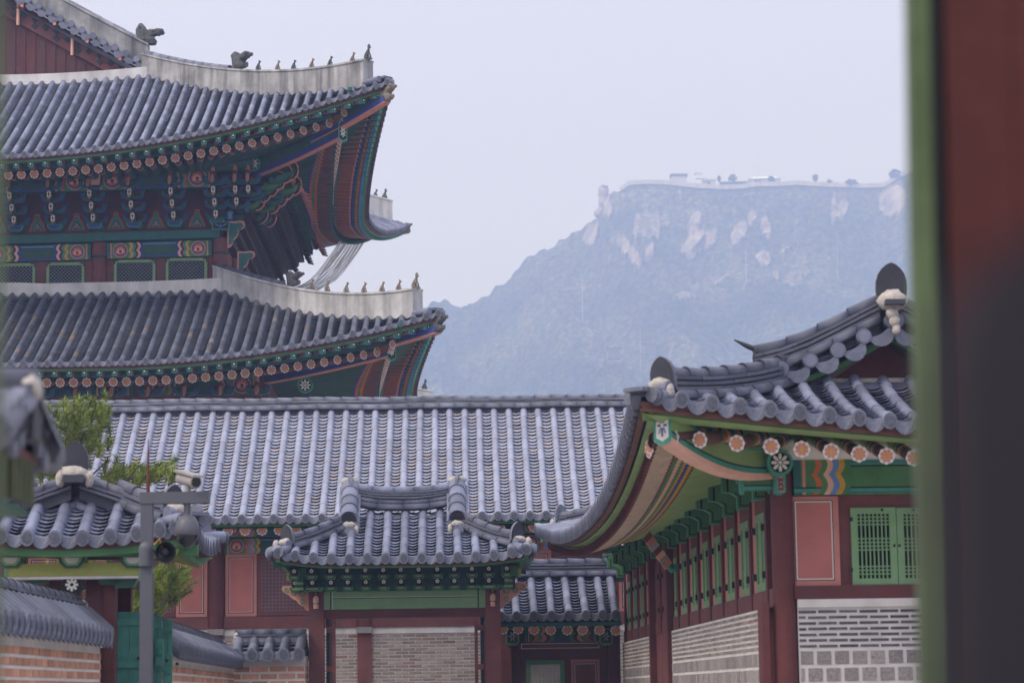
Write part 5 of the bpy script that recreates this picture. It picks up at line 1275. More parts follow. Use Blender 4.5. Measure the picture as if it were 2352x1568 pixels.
o = st.build('far_rafters', rh); o['kind'] = 'stuff'
# corner beam with painted end
c0 = V((.05, .05, RH.z0 + .02)); Dh = V((-1, -1, 0)).normalized(); S_ = V((-Dh.y, Dh.x, 0)); pe = RF.at(1489, 970, -1.30); L = (V((pe.x, pe.y, 0)) - V((c0.x, c0.y, 0))).length; ze = pe.z
mb = MB(); path = [c0 + Dh * (L * t) + V((0, 0, (ze - c0.z - .12) * t ** 2.2 - .1 * math.sin(math.pi * t))) for t in [i / 12 for i in range(13)]]
mb.sweep(path, [(-.09, -.05), (.09, -.05), (.09, .2), (-.09, .2)], green_l); mb.sweep(path, [(-.093, -.12), (.093, -.12), (.093, -.052), (-.093, -.052)], peach)
mb.sweep(path, [(-.096, -.05), (.096, -.05), (.096, .0), (-.096, .0)], teal); mb.sweep(path, [(-.1, .0), (.1, .0), (.1, .015), (-.1, .015)], black); mb.sweep(path[:-1], [(-.096, .2), (.096, .2), (.096, .23), (-.096, .23)], teal)
e = path[-1] + Dh * .01; pl = Pl(mb, e + V((0, 0, .06)), S_, (0, 0, 1), Dh, .004, .004)
pl.poly([(-.12, -.16), (0, -.21), (.12, -.16), (.12, .2), (-.12, .2)], teal, 0); pl.poly([(-.085, -.12), (0, -.16), (.085, -.12), (.085, .17), (-.085, .17)], white, 1)
for k in range(8): a = k * math.pi / 4; pl.line([(.02 * math.cos(a), .01 + .03 * math.sin(a)), (.065 * math.cos(a), .01 + .12 * math.sin(a))], .022, blue_l if k % 2 else redw2, 2)
for k in range(10): a = k * .6; r = .07 * (1 - .06 * k); mb.ball(path[9] + V((0, 0, .14)) - S_ * .1 + Dh * (r * math.cos(a)) + V((0, 0, r * math.sin(a))), .018, teal, 6, 4)
mb.build('corner_beam', rh)
# front face: column, beam, pink panel, window, brick
zc0, zc1 = 0.35, rz_(1790, 1050)
def rcol(x, y): mb = MB(); mb.tube([V((x, y, zc0)), V((x, y, zc1))], [.135, .125], redw, 18); mb.box(x - .2, x + .2, y - .2, y + .2, 0, zc0, granite); mb.build('column', rh)
rcol(0, 0); rcol(2.62, 0)
zb0, zb1 = rz_(1900, 1136, -.06), rz_(1900, 1044, -.06); x0b = rx_(1816, 1100, -.06)
painted_beam('painted_beam', rh, V((.13, -.08, zb0)), (1, 0, 0), 2.36, zb1 - zb0, V((0, -1, 0)), .16, pat=.25, cols=(orange, green, peach, blue_l, yellow, green), lot=False, body=green)
mb = MB(); mb.box(.13, 2.5, -.088, -.081, zb0 + .03, zb0 + .07, teal); mb.box(.13, 2.5, -.088, -.081, zb0 + .071, zb0 + .085, black); mb.box(.70, 2.0, -.088, -.081, zb1 - .12, zb1 - .09, teal); mb.box(.70, 2.0, -.088, -.081, zb1 - .135, zb1 - .122, black); mb.build('beam_band', rh)
mb = MB(); mb.tube([V((-.5, -.12, zb1 + .07)), V((3.1, -.12, zb1 + .07))], .13, plaster_w, 14); mb.build('purlin', rh)
p = RF.at(1790, 1063, -.42); mb = MB(); mb.tube([p, p + V((0, .5, 0))], .14, green, 16); mb.build('purlin', rh); roundel(rh, p + V((0, -.06, 0)), .145, teal, black)
q = RF.at(1793, 1115, -.3); mb = MB(); mb.extr([q + V((x, 0, z)) for x, z in ((-.06, .12), (.06, .12), (.06, -.07), (0, -.1), (-.06, -.07))], (0, .2, 0), teal); pl = Pl(mb, q, (1, 0, 0), (0, 0, 1), (0, -1, 0)); pl.rect(-.04, .04, -.07, .11, granite, 0)
for k in range(3): pl.line([(-.03, -.05 + .05 * k), (.03, -.02 + .05 * k)], .015, redw2, 1); pl.line([(.03, -.05 + .05 * k), (-.03, -.02 + .05 * k)], .015, redw2, 1)
mb.build('beam_end', rh)
z0_, z1_ = rz_(1870, 1344, -.03), rz_(1870, 1139, -.03); xa, xb = rx_(1816, 1240, -.03), rx_(1928, 1240, -.03)
mb = MB(); mb.box(.1, 2.6, .0, .12, 1.2, zb0, redw2); mb.build('wall', rh)
mb = MB(); mb.box(xa, xb, -.03, -.002, z0_, z1_, pink2); pl = Pl(mb, (xa, -.03, z0_), (1, 0, 0), (0, 0, 1), (0, -1, 0), .003, .003); W, H = xb - xa, z1_ - z0_; pl.rect(.045, W - .065, .055, H - .045, black, 0); pl.rect(.055, W - .075, .065, H - .055, white, 1); pl.rect(.068, W - .088, .078, H - .068, pink, 2); mb.build('panel', rh)
zw0 = rz_(2000, 1342, -.06)
lv = [.0, .035, .09, .41, .455, .5, .545]
zt = rz_(2000, 1165, -.06); hh = zt - zw0 - .17
RW = [hh * f for f in (.05, .11, .17, .40, .46, .52, .58, .85, .91, .97)]
lattice_door(rh, RF, 1953, 2057, 1165, zw0, -.06, RW, mat=green_w, bar=green_w, name='window_leaf', vb=8, f=.07, bw=.0075); lattice_door(rh, RF, 2058.5, 2162, 1165, zw0, -.06, RW, mat=green_w, bar=green_w, name='window_leaf', vb=8, f=.07, bw=.0075)
mb = MB()
for px, py in ((2054, 1252), (2066, 1252), (2026, 1170), (2098, 1170)): c = RF.at(px, py, -.068); mb.ball(c, .016, iron, 8, 6)
for py in (1192, 1308): c = RF.at(1954, py, -.062); mb.box(c.x - .02, c.x + .02, c.y - .02, c.y, c.z - .02, c.z + .02, iron)
mb.build('door_knob', rh)
mb = MB(); mb.box(.1, 2.55, -.10, .0, rz_(2000, 1373, -.1), zw0 - .004, redw); mb.build('sill_beam', rh)
zt = rz_(1950, 1374, -.06); zb_ = rz_(1950, 1393, -.06); xl = rx_(1833, 1450, -.06)
mb = MB(); mb.box(xl, 2.5, -.10, .0, zb_, zt - .002, mort_w); mb.build('plaster_band', rh)
px_m = 1 / 205.7
zlim = rz_(1950, 1470, -.06); rows = []; zz = 0
while zz < zlim - .19: rows.append((.145, .16, .04, granite, .04, .5 * (len(rows) % 2))); zz += .185
rem = zb_ - zz; n = int(rem / .0605); 
for i in range(n): rows.append((.03, .205, .025, brick_k, rem / n - .03, .5 * (i % 2)))
mb = MB(); bricks(mb, (xl, -.06, 0), (1, 0, 0), (0, 0, 1), 2.3, rows, mort_w, 9); mb.build('brick_wall', rh)
mb = MB(); mb.box(rx_(1749, 1450, -.02), rx_(1766, 1450, -.02), -.09, .15, .3, rz_(1757, 1382, -.02), redw); mb.build('post', rh)
mb = MB(); mb.box(-.46, -.12, -.11, .03, zb0 + .06, zb1 - .06, green); mb.box(-.47, -.43, -.12, .04, zb0 + .02, zb1 - .02, teal); mb.box(-.43, -.12, -.116, -.111, zb0 + .06, zb0 + .10, teal); mb.box(-.43, -.12, -.116, -.111, zb0 + .101, zb0 + .115, black); mb.box(-.43, -.12, -.116, -.111, zb1 - .1, zb1 - .075, black); mb.build('beam_end', rh)
mb = MB(); yA_ = RF.atx(1747, 1450, -.1).y; mb.box(-.13, .05, yA_ - .13, yA_ - .004, 0, sz(1733, 1388, -.12) - .05, redw); mb.build('post', rh)
# long side: posts, windows, brackets, brick panels
zs0 = sz(1730, 1388, -.12); ztop = sz(1733, 1148, -.05); YB = [.75 + 1.345 * k for k in range(15)]
mb = MB(); mb.box(.03, .15, .1, 20.2, 0, 4.0, redw2); mb.build('wall', rh)
zbm = sz(1765, 1380, 0) 
mb = MB(); mb.box(-.07, .03, .14, 20, zs0 - .06, zs0 + .14, redw2); mb.build('sill_beam', rh)
mb = MB(); mb.box(-.04, .03, .14, 20, ztop - .02, ztop + .36, green); mb.box(-.055, -.041, .14, 20, ztop - .02, ztop + .04, teal); mb.box(-.05, -.041, .14, 20, ztop + .3, ztop + .36, teal); mb.build('painted_beam', rh)
mb = MB(); mb.tube([V((-.02, -.4, ztop + .47)), V((-.02, 20, ztop + .47))], .12, plaster_w, 12); mb.build('purlin', rh)
PR = [(0, 0), (-.22, 0), (-.22, .14), (-.30, .19), (-.40, .2), (-.40, .40), (-.48, .40), (-.48, .46), (0, .46)]
for k, y in enumerate(YB):
    mb = MB(); mb.box(-.085, .03, y - .08, y + .08, zs0 - .05, ztop - .0, redw); mb.build('post', rh)
    mb = MB(); z = ztop - .08; mb.extr([V((x, y - .06, z + zz_)) for x, zz_ in PR], (0, .12, 0), teal, green); m_in = [(x * .86 - .004, .03 + zz_ * .86) for x, zz_ in PR]
    mb.poly([V((x, y - .066, z + zz_)) for x, zz_ in m_in], black); mb.poly([V((x * .93, y - .07, z + .015 + zz_ * .93)) for x, zz_ in m_in], green); mb.build('bracket', rh)
    if k < 14:
        ya, yb = y + .065, y + 1.345 - .065; z0_, z1_ = zs0 + .14, ztop - .02
        for p0_, p1_ in ((ya, ya + .22), (yb - .22, yb)): mb = MB(); mb.box(-.05, .03, p0_, p1_, z0_, z1_, pink2); mb.build('panel', rh)
        mb = MB(); mb.box(-.045, .02, ya + .225, yb - .225, z1_ - .16, z1_, redw2); mb.build('lintel', rh)
        for h_ in (0, 1):
            a, b = (ya + .23, (ya + yb) / 2 - .004) if h_ == 0 else ((ya + yb) / 2 + .004, yb - .23); zt_ = z1_ - .17
            mb = MB(); mb.box(-.05, .02, a, a + .09, z0_, zt_, green_w); mb.box(-.05, .02, b - .09, b, z0_, zt_, green_w); mb.box(-.05, .02, a + .09, b - .09, zt_ - .09, zt_, green_w); mb.box(-.05, .02, a + .09, b - .09, z0_, z0_ + .1, green_w)
            for i in range(1, 5): yy = a + .09 + (b - a - .18) * i / 5; mb.box(-.035, -.015, yy - .009, yy + .009, z0_ + .1, zt_ - .09, green_w)
            for i in range(1, 9): zz_ = z0_ + (zt_ - z0_) * i / 9; mb.box(-.034, -.016, a + .09, b - .09, zz_ - .009, zz_ + .009, green_w)
            mb.box(.0, .01, a + .09, b - .09, z0_ + .1, zt_ - .09, dark_in)
            for zf in (.2, .8): mb.box(-.09, -.05, (a if h_ == 0 else b) - .035, (a if h_ == 0 else b) + .035, z0_ + (zt_ - z0_) * zf - .04, z0_ + (zt_ - z0_) * zf + .04, iron)
            mb.build('window_leaf', rh)
def side_bricks(y0, y1, seed):
    ztp = zs0 - .07; rows = []; zz = 0
    while zz < ztp - .62: rows.append((.145, .17, .035, granite, .04, .5 * (len(rows) % 2))); zz += .185
    rem = ztp - zz; n = int(rem / .062)
    for i in range(n): rows.append((.036, .21, .02, brick_g, rem / n - .036, .5 * (i % 2)))
    mb = MB(); bricks(mb, (-.10, y1, 0), (0, -1, 0), (0, 0, 1), y1 - y0, rows, mort_w, seed); mb.box(-.098, .03, y0, y1, 0, ztp, mort_w); mb.build('brick_wall', rh)
yA = RF.atx(1747, 1450, -.1).y; yB = RF.atx(1544, 1500, -.1).y; yC = RF.atx(1499, 1500, -.1).y
side_bricks(yA, yB, 21); side_bricks(yC, 19.9, 22)
for y in (yB + .16, yC - .16): mb = MB(); mb.box(-.16, .03, y - .12, y + .12, 0, zs0 + 1.3, redw); mb.build('post', rh)
mb = MB(); mb.box(-.06, .03, yB + .3, yC - .3, 0, zs0 + 1.1, redw2); mb.build('door_leaf', rh)
# carved, painted hanging strut
a, b = RF.atx(1484, 1228, -.75), RF.atx(1536, 1300, -.30); mb = MB(); D = b - a
for i in range(7): c = a + D * (i / 7); mb.obox(c + D / 14, D / 14 * .98, V((0, .05, .0)), V((.05, 0, .05)), (redw2, pink2, granite, redw2, peach, granite, salmon)[i])
mb.tube([b, b + V((.05, 0, -.06)), b + V((.1, 0, -.04)), b + V((.11, 0, .03))], [.05, .045, .04, .03], teal, 8); mb.build('painted_strut', rh)
# ------------------------------------------------------------------ tile-capped walls
def capped_wall(name, label, A, B, zr, zeave, half, wall_half, mat, cat='wall', group=None, sp=.285, rows_top=None, ends=(True, True), ml=.30, mh=.075, mj=.028, capm=None):
    """brick wall with a little tiled roof, from A to B; local x runs along it"""
    A, B = V(A), V(B); d = B - A; L = d.length; fr = Frame(A.x, A.y, math.degrees(math.atan2(d.y, d.x))); o = thing(name, label, cat, fr, group=group)
    capm = capm or tile_wall; rise = zr - zeave; zb = zeave + rise * .55
    mb = MB()
    for s_ in (-1, 1):
        S = lambda u, q, s_=s_: V((u, s_ * (half - q), zeave + (zb - zeave) * q / (half - .1)))
        tile_slope(mb, S, spread(.08, L - .08, sp), lambda u: half - .1, r=.092, row=.11, tl=.22, mcyl=capm, mpan=capm); sheet(mb, S, [0, L], lambda u: half, tile_dark, dz=-.05)
    mb.build('roof_tiles', o)
    mb = MB(); tile_ridge(mb, [V((L * i / 10, 0, zb - .02)) for i in range(11)], 2, .075, .13, None, .07, True, .032)
    for x, e in ((.03, ends[0]), (L - .03, ends[1])):
        if e: lump(mb, V((x, 0, zb + .08)), (.06, .13, .13), mortar, int(x * 7))
    mb.build('ridge', o)
    mb = MB(); zt = zeave - .05
    mb.box(0, L, -wall_half, wall_half, 0, zt - .10, mort_w); mb.box(-.01, L + .01, -wall_half - .03, wall_half + .03, zt - .10, zt, mort_w)
    rows = []; zz = 0; n = int((zt - .14) / (mh + mj)); rows = [(mh, ml, mj, mat, (zt - .14) / n - mh, .5 * (i % 2)) for i in range(n)]
    bricks(mb, (0, -wall_half - .004, 0), (1, 0, 0), (0, 0, 1), L, rows, mort_w, 31); bricks(mb, (L, wall_half + .004, 0), (-1, 0, 0), (0, 0, 1), L, rows, mort_w, 32)
    bricks(mb, (L + .004, -wall_half, 0), (0, 1, 0), (0, 0, 1), wall_half * 2, rows, mort_w, 33); bricks(mb, (-.004, wall_half, 0), (0, -1, 0), (0, 0, 1), wall_half * 2, rows, mort_w, 34)
    mb.build('brick_wall', o); return o
capped_wall('boundary_wall', 'blurred orange brick wall with tile cap at the bottom left corner', (-4.98, 17.0), (-5.1, 28.25), 2.74, 2.32, .35, .27, brick_r, group='tile capped boundary walls')
capped_wall('boundary_wall', 'pale brick wall with tile cap running back behind the teal door', (-4.56, 30.0), (-5.27, 43.3), 2.54, 2.2, .33, .24, brick_r, group='tile capped boundary walls')
capped_wall('boundary_wall', 'short orange brick wall with tile cap joining the central gateway', (-5.05, 43.75), (-3.77, 43.75), 2.70, 2.33, .46, .28, brick_r, group='tile capped boundary walls', sp=.285, ml=.29, mh=.085, mj=.035, ends=(True, False))

# ------------------------------------------------------------------ small side gate on the left
SF = Frame(-5.22, 28.6, 2.4)
sg_ = thing('side_gate', 'small tiled side gate with open teal door and yellow green beams at the lower left', 'gate', SF)
def lz(px, py, y=0.0): return SF.at(px, py, y).z
def lx(px, py=1300, y=0.0): return SF.at(px, py, y).x
zE = lz(190, 1225, -.72) - .04
SH = Hip(0.02, .95, 1.44, 1.66, zE, .42, .09, .14, 1.4, .05, .85)
mb = MB(); uf = [lx(p, 1222, -.72) - SH.cx for p in (-40, 3, 63, 126, 190, 254, 315, 368, 405)]
tile_slope(mb, lambda u, d: SH.S('f', u, d), uf, lambda u: min(SH.dhip('f', u), .82), r=.071, row=.10, tl=.30, lift=.034, edge=.026)
tile_slope(mb, lambda u, d: SH.S('r', u, d), spread(-1.5, 1.5, .32), lambda u: SH.dhip('r', u) if 1.66 - abs(u) < .85 else 1.44, r=.082, row=.13, tl=.32)
for sd_, L in (('f', 1.44), ('b', 1.44), ('l', 1.66), ('r', 1.66)): sheet(mb, lambda u, d, sd_=sd_: SH.S(sd_, u, d), spread(-L, L, .25), lambda u, sd_=sd_, L=L: min(SH.dhip(sd_, u), .85) if sd_ in 'fb' else (SH.dhip(sd_, u) if L - abs(u) < .85 else 1.44), tile_dark, dz=-.08)
mb.build('roof_tiles', sg_)
for sx in (-1, 1):
    hip_tile_ridge(sg_, SH, sx, -1, .26, .92, 2); hip_tile_ridge(sg_, SH, sx, 1, .26, .92, 2)
gy_ = SH.cy - 1.66 + .85
ztop_ = lz(176, 1078, gy_ - .1)
for s_ in (-1, 1):
    rp = [V((SH.cx + s_ * x, gy_ - .02, ztop_ - dz)) for x, dz in ((1.0, .56), (.8, .50), (.55, .42), (.3, .33), (.05, .24))]; mb = MB(); tile_ridge(mb, rp, 2, .085, .15, None, .085, False, .035)
    hk = rp[0] + V((0, 0, .2)); mb.tube([hk + V((-s_ * .1, 0, -.04)), hk + V((s_ * .06, 0, .02)), hk + V((s_ * .18, 0, .09))], [.07, .055, .015], tile_dark, 8, squash=.5); lump(mb, rp[1] + V((-s_ * .05, -.12, -.02)), (.06, .08, .09), mortar, 60 + s_); mb.build('ridge', sg_)
mb = MB(); a_ = V((SH.cx, gy_ - .1, ztop_)); end_arch(mb, a_ + V((0, -.05, -.02)), (0, -1, 0), .30, .36); lump(mb, a_ + V((0, -.1, -.06)), (.17, .13, .10), mortar, 63); mb.box(a_.x - .12, a_.x + .12, a_.y - .24, a_.y - .1, a_.z - .17, a_.z - .08, tile_dark)
for k in (-1, 1): lump(mb, a_ + V((k * .17, -.1, -.12)), (.06, .08, .1), mortar, 65 + k)
mb.build('ridge_end', sg_)
mb = MB(); tile_ridge(mb, [V((SH.cx, gy_ + i * .5, ztop_ - .30)) for i in range(4)], 3, .085, .16); mb.build('ridge', sg_)
mb = MB(); mb.extr([V((SH.cx - 1.0, gy_ + .1, ztop_ - .9)), V((SH.cx + 1.0, gy_ + .1, ztop_ - .9)), V((SH.cx, gy_ + .1, ztop_ - .25))], (0, .08, 0), tile_dark)
for s_ in (-1, 1): cap_tiles(mb, [V((SH.cx + s_ * .75, gy_ - .02, ztop_ - .70)), V((SH.cx, gy_ - .02, ztop_ - .43))], .08, 0, tile, .4)
cap_tiles(mb, [V((SH.cx - .75, gy_ - .10, ztop_ - .80)), V((SH.cx + .75, gy_ - .10, ztop_ - .80))], .08, 0, tile, .34); lump(mb, V((SH.cx, gy_ - .14, ztop_ - .60)), (.17, .08, .05), mortar, 69); mb.build('gable_wall', sg_)
mb = MB()
for side, L in (('f', 1.44), ('r', 1.66)):
    uu = spread(-L + .03, L - .03, .2); mb.sweep([SH.S(side, u, .04) + V((0, 0, -.11)) for u in uu], [(-.03, -.04), (.03, -.04), (.03, .04), (-.03, .04)], redw)
    mb.sweep([SH.S(side, u, .1) + V((0, 0, -.2)) for u in uu], [(-.04, -.06), (.04, -.06), (.04, .06), (-.04, .06)], green); vs = []
    for d, dz in ((.1, -.2), (1.2, -.22)):
        for u in uu: q = min(d, max(.02, SH.dhip(side, u))); p = SH.S(side, u, q); vs.append(V((p.x, p.y, SH.z0 + SH.lift(L - abs(u)) + q * .12 + dz)))
    k = len(uu); mb.add(vs, [(i, i + 1, i + 1 + k, i + k) for i in range(k - 1)], lime)
mb.build('eave_boards', sg_)
for i in range(12):
    mb = MB(); y = SH.cy - 1.45 + 2.9 * i / 11; a = SH.S('r', y - SH.cy, .16); mb.tube([V((a.x, y, zE - .16)), V((.55, y, zE + .03))], .05, lime, 8); mb.build('rafter', sg_)
# beams and trays across the near end
z1, z0 = lz(170, 1285, -.3), lz(170, 1322, -.3); xa, xb = lx(18, 1300, -.3), lx(318, 1300, -.3)
mb = MB(); mb.box(xa, xb, -.30, -.12, z0, z1 - .04, lime); mb.box(xa, xb, -.31, -.12, z0 - .035, z0 - .004, plaster_w); mb.box(xa - .04, xa, -.31, -.1, z0 - .06, z1 + .02, green_w); mb.box(xb, xb + .04, -.31, -.1, z0 - .06, z1 + .02, green_w); mb.build('beam', sg_)
mb = MB(); zz = lz(170, 1266, -.4); mb.box(-1.5, 1.5, -.42, -.25, zz - .06, zz + .06, green); mb.box(-1.35, .72, -.36, -.1, z1 + .05, z1 + .09, lime); mb.build('beam', sg_)
for px in (24, 165, 306):
    p = SF.at(px, 1290, -.36); mb = MB(); mb.extr([p + V((x, 0, z)) for x, z in ((-.16, .09), (.16, .09), (.15, 0), (.08, -.07), (-.08, -.07), (-.15, 0))], (0, .2, 0), green_w, green_d); mb.poly([p + V((x, -.006, z)) for x, z in ((-.12, .06), (.12, .06), (.11, .01), (.06, -.04), (-.06, -.04), (-.11, .01))], green_w); mb.poly([p + V((x, -.012, z)) for x, z in ((-.085, .05), (.085, .05), (.075, .015), (.04, -.015), (-.04, -.015), (-.075, .015))], plaster_w); mb.build('bracket', sg_)
for px, z_ in ((85, 1330), (250, 1331), (285, 1338)): p = SF.at(px, z_, -.2); mb = MB(); mb.extr([p + V((x, 0, z)) for x, z in ((-.16, .06), (.16, .06), (.1, -.05), (-.1, -.05))], (0, .2, 0), green, green_d); mb.build('bracket', sg_)
p = SF.at(165, 1342, -.25); mb = MB(); mb.extr([p + V((x, 0, z)) for x, z in ((-.1, .1), (.1, .1), (.12, -.05), (.08, -.1), (-.08, -.1), (-.12, -.05))], (0, .15, 0), green_d, black)
pl = Pl(mb, p, (1, 0, 0), (0, 0, 1), (0, -1, 0))
for k in range(8): a = k * math.pi / 4; pl.line([(.02 * math.cos(a), .02 * math.sin(a)), (.075 * math.cos(a), .075 * math.sin(a))], .03, white, 1)
mb.build('beam_end', sg_)
for px0, px1, y in ((196, 238, .02), (238, 264, -.06)): mb = MB(); mb.box(lx(px0, 1450, y), lx(px1, 1450, y), y, y + .25, 0, z0, redw); mb.build('post', sg_)
mb = MB(); xr_ = lx(276, 1400, 3.0); mb.box(lx(250, 1400, 2.9), lx(300, 1400, 2.9), 2.9, 3.1, 0, z0 + .1, redw); mb.box(-1.2, -.3, .05, 3.1, 0, z0, redw2); mb.box(-.55, lx(264, 1450, -.06), .2, 3.0, z0 - .02, z0 + .16, redw); mb.build('frame', sg_)
def door(px0, px1, py, y, name='door_leaf'):
    x0, x1 = lx(px0, 1450, y), lx(px1, 1450, y); zt = lz((px0 + px1) / 2, py, y); mb = MB(); n = max(2, int((x1 - x0) / .12))
    for i in range(n): a, b = x0 + (x1 - x0) * i / n, x0 + (x1 - x0) * (i + 1) / n; mb.box(a + .003, b - .003, y, y + .04, .1, zt - .004 * (i % 2), teal_door)
    for z in (zt - .12, zt - .62, .5): mb.box(x0, x1, y - .035, y - .001, z - .04, z + .04, teal_door)
    for z in (zt - .55, zt - .95): mb.ball(((x0 + x1) / 2 + .12, y - .02, z), .022, iron, 8, 6)
    return mb.build(name, sg_)
door(268, 326, 1404, .35); door(351, 372, 1412, .95); door(374, 396, 1420, 1.15)
for px in (364, 372): mb = MB(); x = lx(px, 1500, .9); z = lz(px, 1497, .9); mb.box(x - .025, x + .025, .80, .89, z - .16, z + .16, teal_door); mb.box(x - .09, x + .02, .75, .799, z - .03, z + .03, teal_door); mb.build('latch', sg_)

# ------------------------------------------------------------------ near left roof end, out of focus
olive = M('dull_olive_paint', (.085, .10, .05), .7, .25, 5)
NF = Frame(-1.84, 9.3, 0)
nr = thing('tiled_roof_end', 'dark blurred tiled roof end jutting in at the left edge in front of everything', 'roof', NF)
def nz_(px, py, y=0.0): return NF.at(px, py, y).z
zr_, ze_ = nz_(60, 930, 0), nz_(121, 1040, .42); mb = MB()
for s_ in (-1, 1):
    S = lambda u, q, s_=s_: V((u, s_ * (.42 - q), ze_ + (zr_ - ze_) * (q / .42)))
    tile_slope(mb, S, [-.04 - .19 * i for i in range(12)], lambda u: .40, r=.05, row=.08, tl=.22, mcyl=tile_wall, mpan=tile_wall); sheet(mb, S, [-2.2, 0], lambda u: .42, tile_dark, dz=-.04)
    gable_tiles(mb, [S(-.02, .02 + .125 * k) + V((0, 0, .03)) for k in range(4)], V((1, 0, 0)), r=.045, ln=.25, m=tile_wall, dr=.09)
mb.build('roof_tiles', nr)
mb = MB(); tile_ridge(mb, [V((-2.2 + 2.2 * i / 8, 0, zr_ - .02)) for i in range(9)], 1, .055, .12, None, .055, True, .03); lump(mb, V((-.02, -.02, zr_ + .06)), (.04, .09, .05), mortar, 70); mb.build('ridge', nr)
mb = MB(); mb.box(-2.2, -.05, -.36, .36, ze_ - .06, ze_ - .03, redw); mb.box(-2.2, -.09, -.2, .2, ze_ - .20, ze_ - .0601, green_d)
for i in range(14): mb.box(-.12 - .1 * i, -.07 - .1 * i, -.27, -.2005, ze_ - .23, ze_ - .061, olive)
for i in range(5): mb.box(-.0795, -.05, -.2 + .09 * i, -.15 + .09 * i, ze_ - .23, ze_ - .061, olive)
mb.box(-2.2, -.08, -.24, .24, ze_ - .27, ze_ - .2401, green_d); mb.build('eave_boards', nr)
mb = MB(); mb.box(-1.2, -.9, -.15, .15, 0, ze_ - .3, redw); mb.build('post', nr)

# ------------------------------------------------------------------ camera pole
PF = Frame(at(338, 1400, 25).x, 25.0, 0)
pole = thing('camera_pole', 'slate grey square steel post with a flat top arm on the left', 'pole', PF)
polem = M('slate_painted_steel', (.105, .11, .135), .5, .06, 3, spec=.4)
def qz(py, px=338): return PF.at(px, py, 0).z
def qx(px, py=1400): return PF.at(px, py, 0).x
mb = MB(); mb.box(qx(323), qx(350), -.06, .06, 0, qz(1155), polem); mb.build('post', pole)
mb = MB(); mb.box(qx(321), qx(480), -.07, .07, qz(1157), qz(1131), polem); mb.build('arm', pole)
mb = MB(); mb.tube([V((qx(338), 0, qz(1131))), V((qx(338), 0, qz(1095))), V((qx(338), 0, qz(1008)))], [.02, .016, .004], redw, 8); mb.build('antenna', pole)
mb = MB(); mb.ball((qx(336), -.05, qz(1262)), (.075, .06, .085), polem, 12, 8); mb.tube([V((qx(336), -.05, qz(1262))), V((qx(336), -.05, qz(1300)))], .072, polem, 12); mb.build('junction_box', pole)
lens_m = M('dark_lens', (.012, .013, .018), .12, .05, 3, spec=.6); cam_g = M('camera_grey', (.12, .125, .15), .45, .06, 3, spec=.4); cam_w = M('camera_white', (.33, .315, .31), .5, .08, 5, spec=.4)
dc = thing('dome_camera', 'grey domed security camera hanging under the pole arm', 'security camera', group='security cameras on the pole', loc=PF.o + PF.at(430, 1213, 0))
mb = MB(); mb.tube([V((0, 0, .26)), V((0, 0, .08))], .035, cam_g, 10); mb.build('stem', dc)
mb = MB(); n = 14
prof = [(.03, .14), (.08, .12), (.115, .06), (.125, 0), (.125, -.06), (.115, -.07)]
vs = [V((r * math.cos(2 * math.pi * j / n), r * math.sin(2 * math.pi * j / n), z)) for r, z in prof for j in range(n)]; mb.add(vs, [(i * n + j, i * n + (j + 1) % n, (i + 1) * n + (j + 1) % n, (i + 1) * n + j) for i in range(5) for j in range(n)], cam_g, True); mb.build('housing', dc)
mb = MB(); mb.ball((0, 0, -.07), (.105, .105, .13), lens_m, 14, 10); mb.build('lens', dc)
bc = thing('bullet_camera', 'white tube shaped security camera on top of the pole arm', 'security camera', group='security cameras on the pole', loc=PF.o + PF.at(432, 1102, 0))
mb = MB(); D = V((.62, -.75, -.22)).normalized(); mb.tube([D * -.17, D * -.15, D * .13, D * .16], [.05, .062, .062, .068], cam_w, 14); mb.obox(D * .02 + V((0, 0, .07)), D * .2, V((.75, .62, 0)).normalized() * .07, V((0, 0, .012)), cam_w); mb.build('housing', bc)
mb = MB(); mb.tube([D * .158, D * .172], .05, lens_m, 14); mb.build('lens', bc)
mb = MB(); mb.tube([V((0, 0, -.03)), V((.0, 0, -.13))], .03, cam_w, 10); mb.box(-.06, .06, -.05, .05, -.16, -.13, cam_g); mb.build('bracket', bc)
ls = thing('horn_speaker', 'round black horn speaker clamped to the side of the pole', 'loudspeaker', loc=PF.o + PF.at(376, 1268, -.05))
mb = MB(); D = V((.35, -.93, -.05)).normalized(); mb.tube([D * -.12, D * -.04, D * .06, D * .09], [.03, .05, .105, .11], iron, 16, caps=False); mb.ball(D * .02, .05, iron); mb.tube([D * -.0, D * .05], .035, cam_g, 10); mb.build('horn', ls)
mb = MB(); mb.tube([D * -.1, V((-.13, .03, .03))], .02, polem, 8); mb.tube([V((-.1, 0, .08)), V((-.04, -.02, .14)), V((-.02, 0, .05))], .008, yellow, 6); mb.build('bracket', ls)

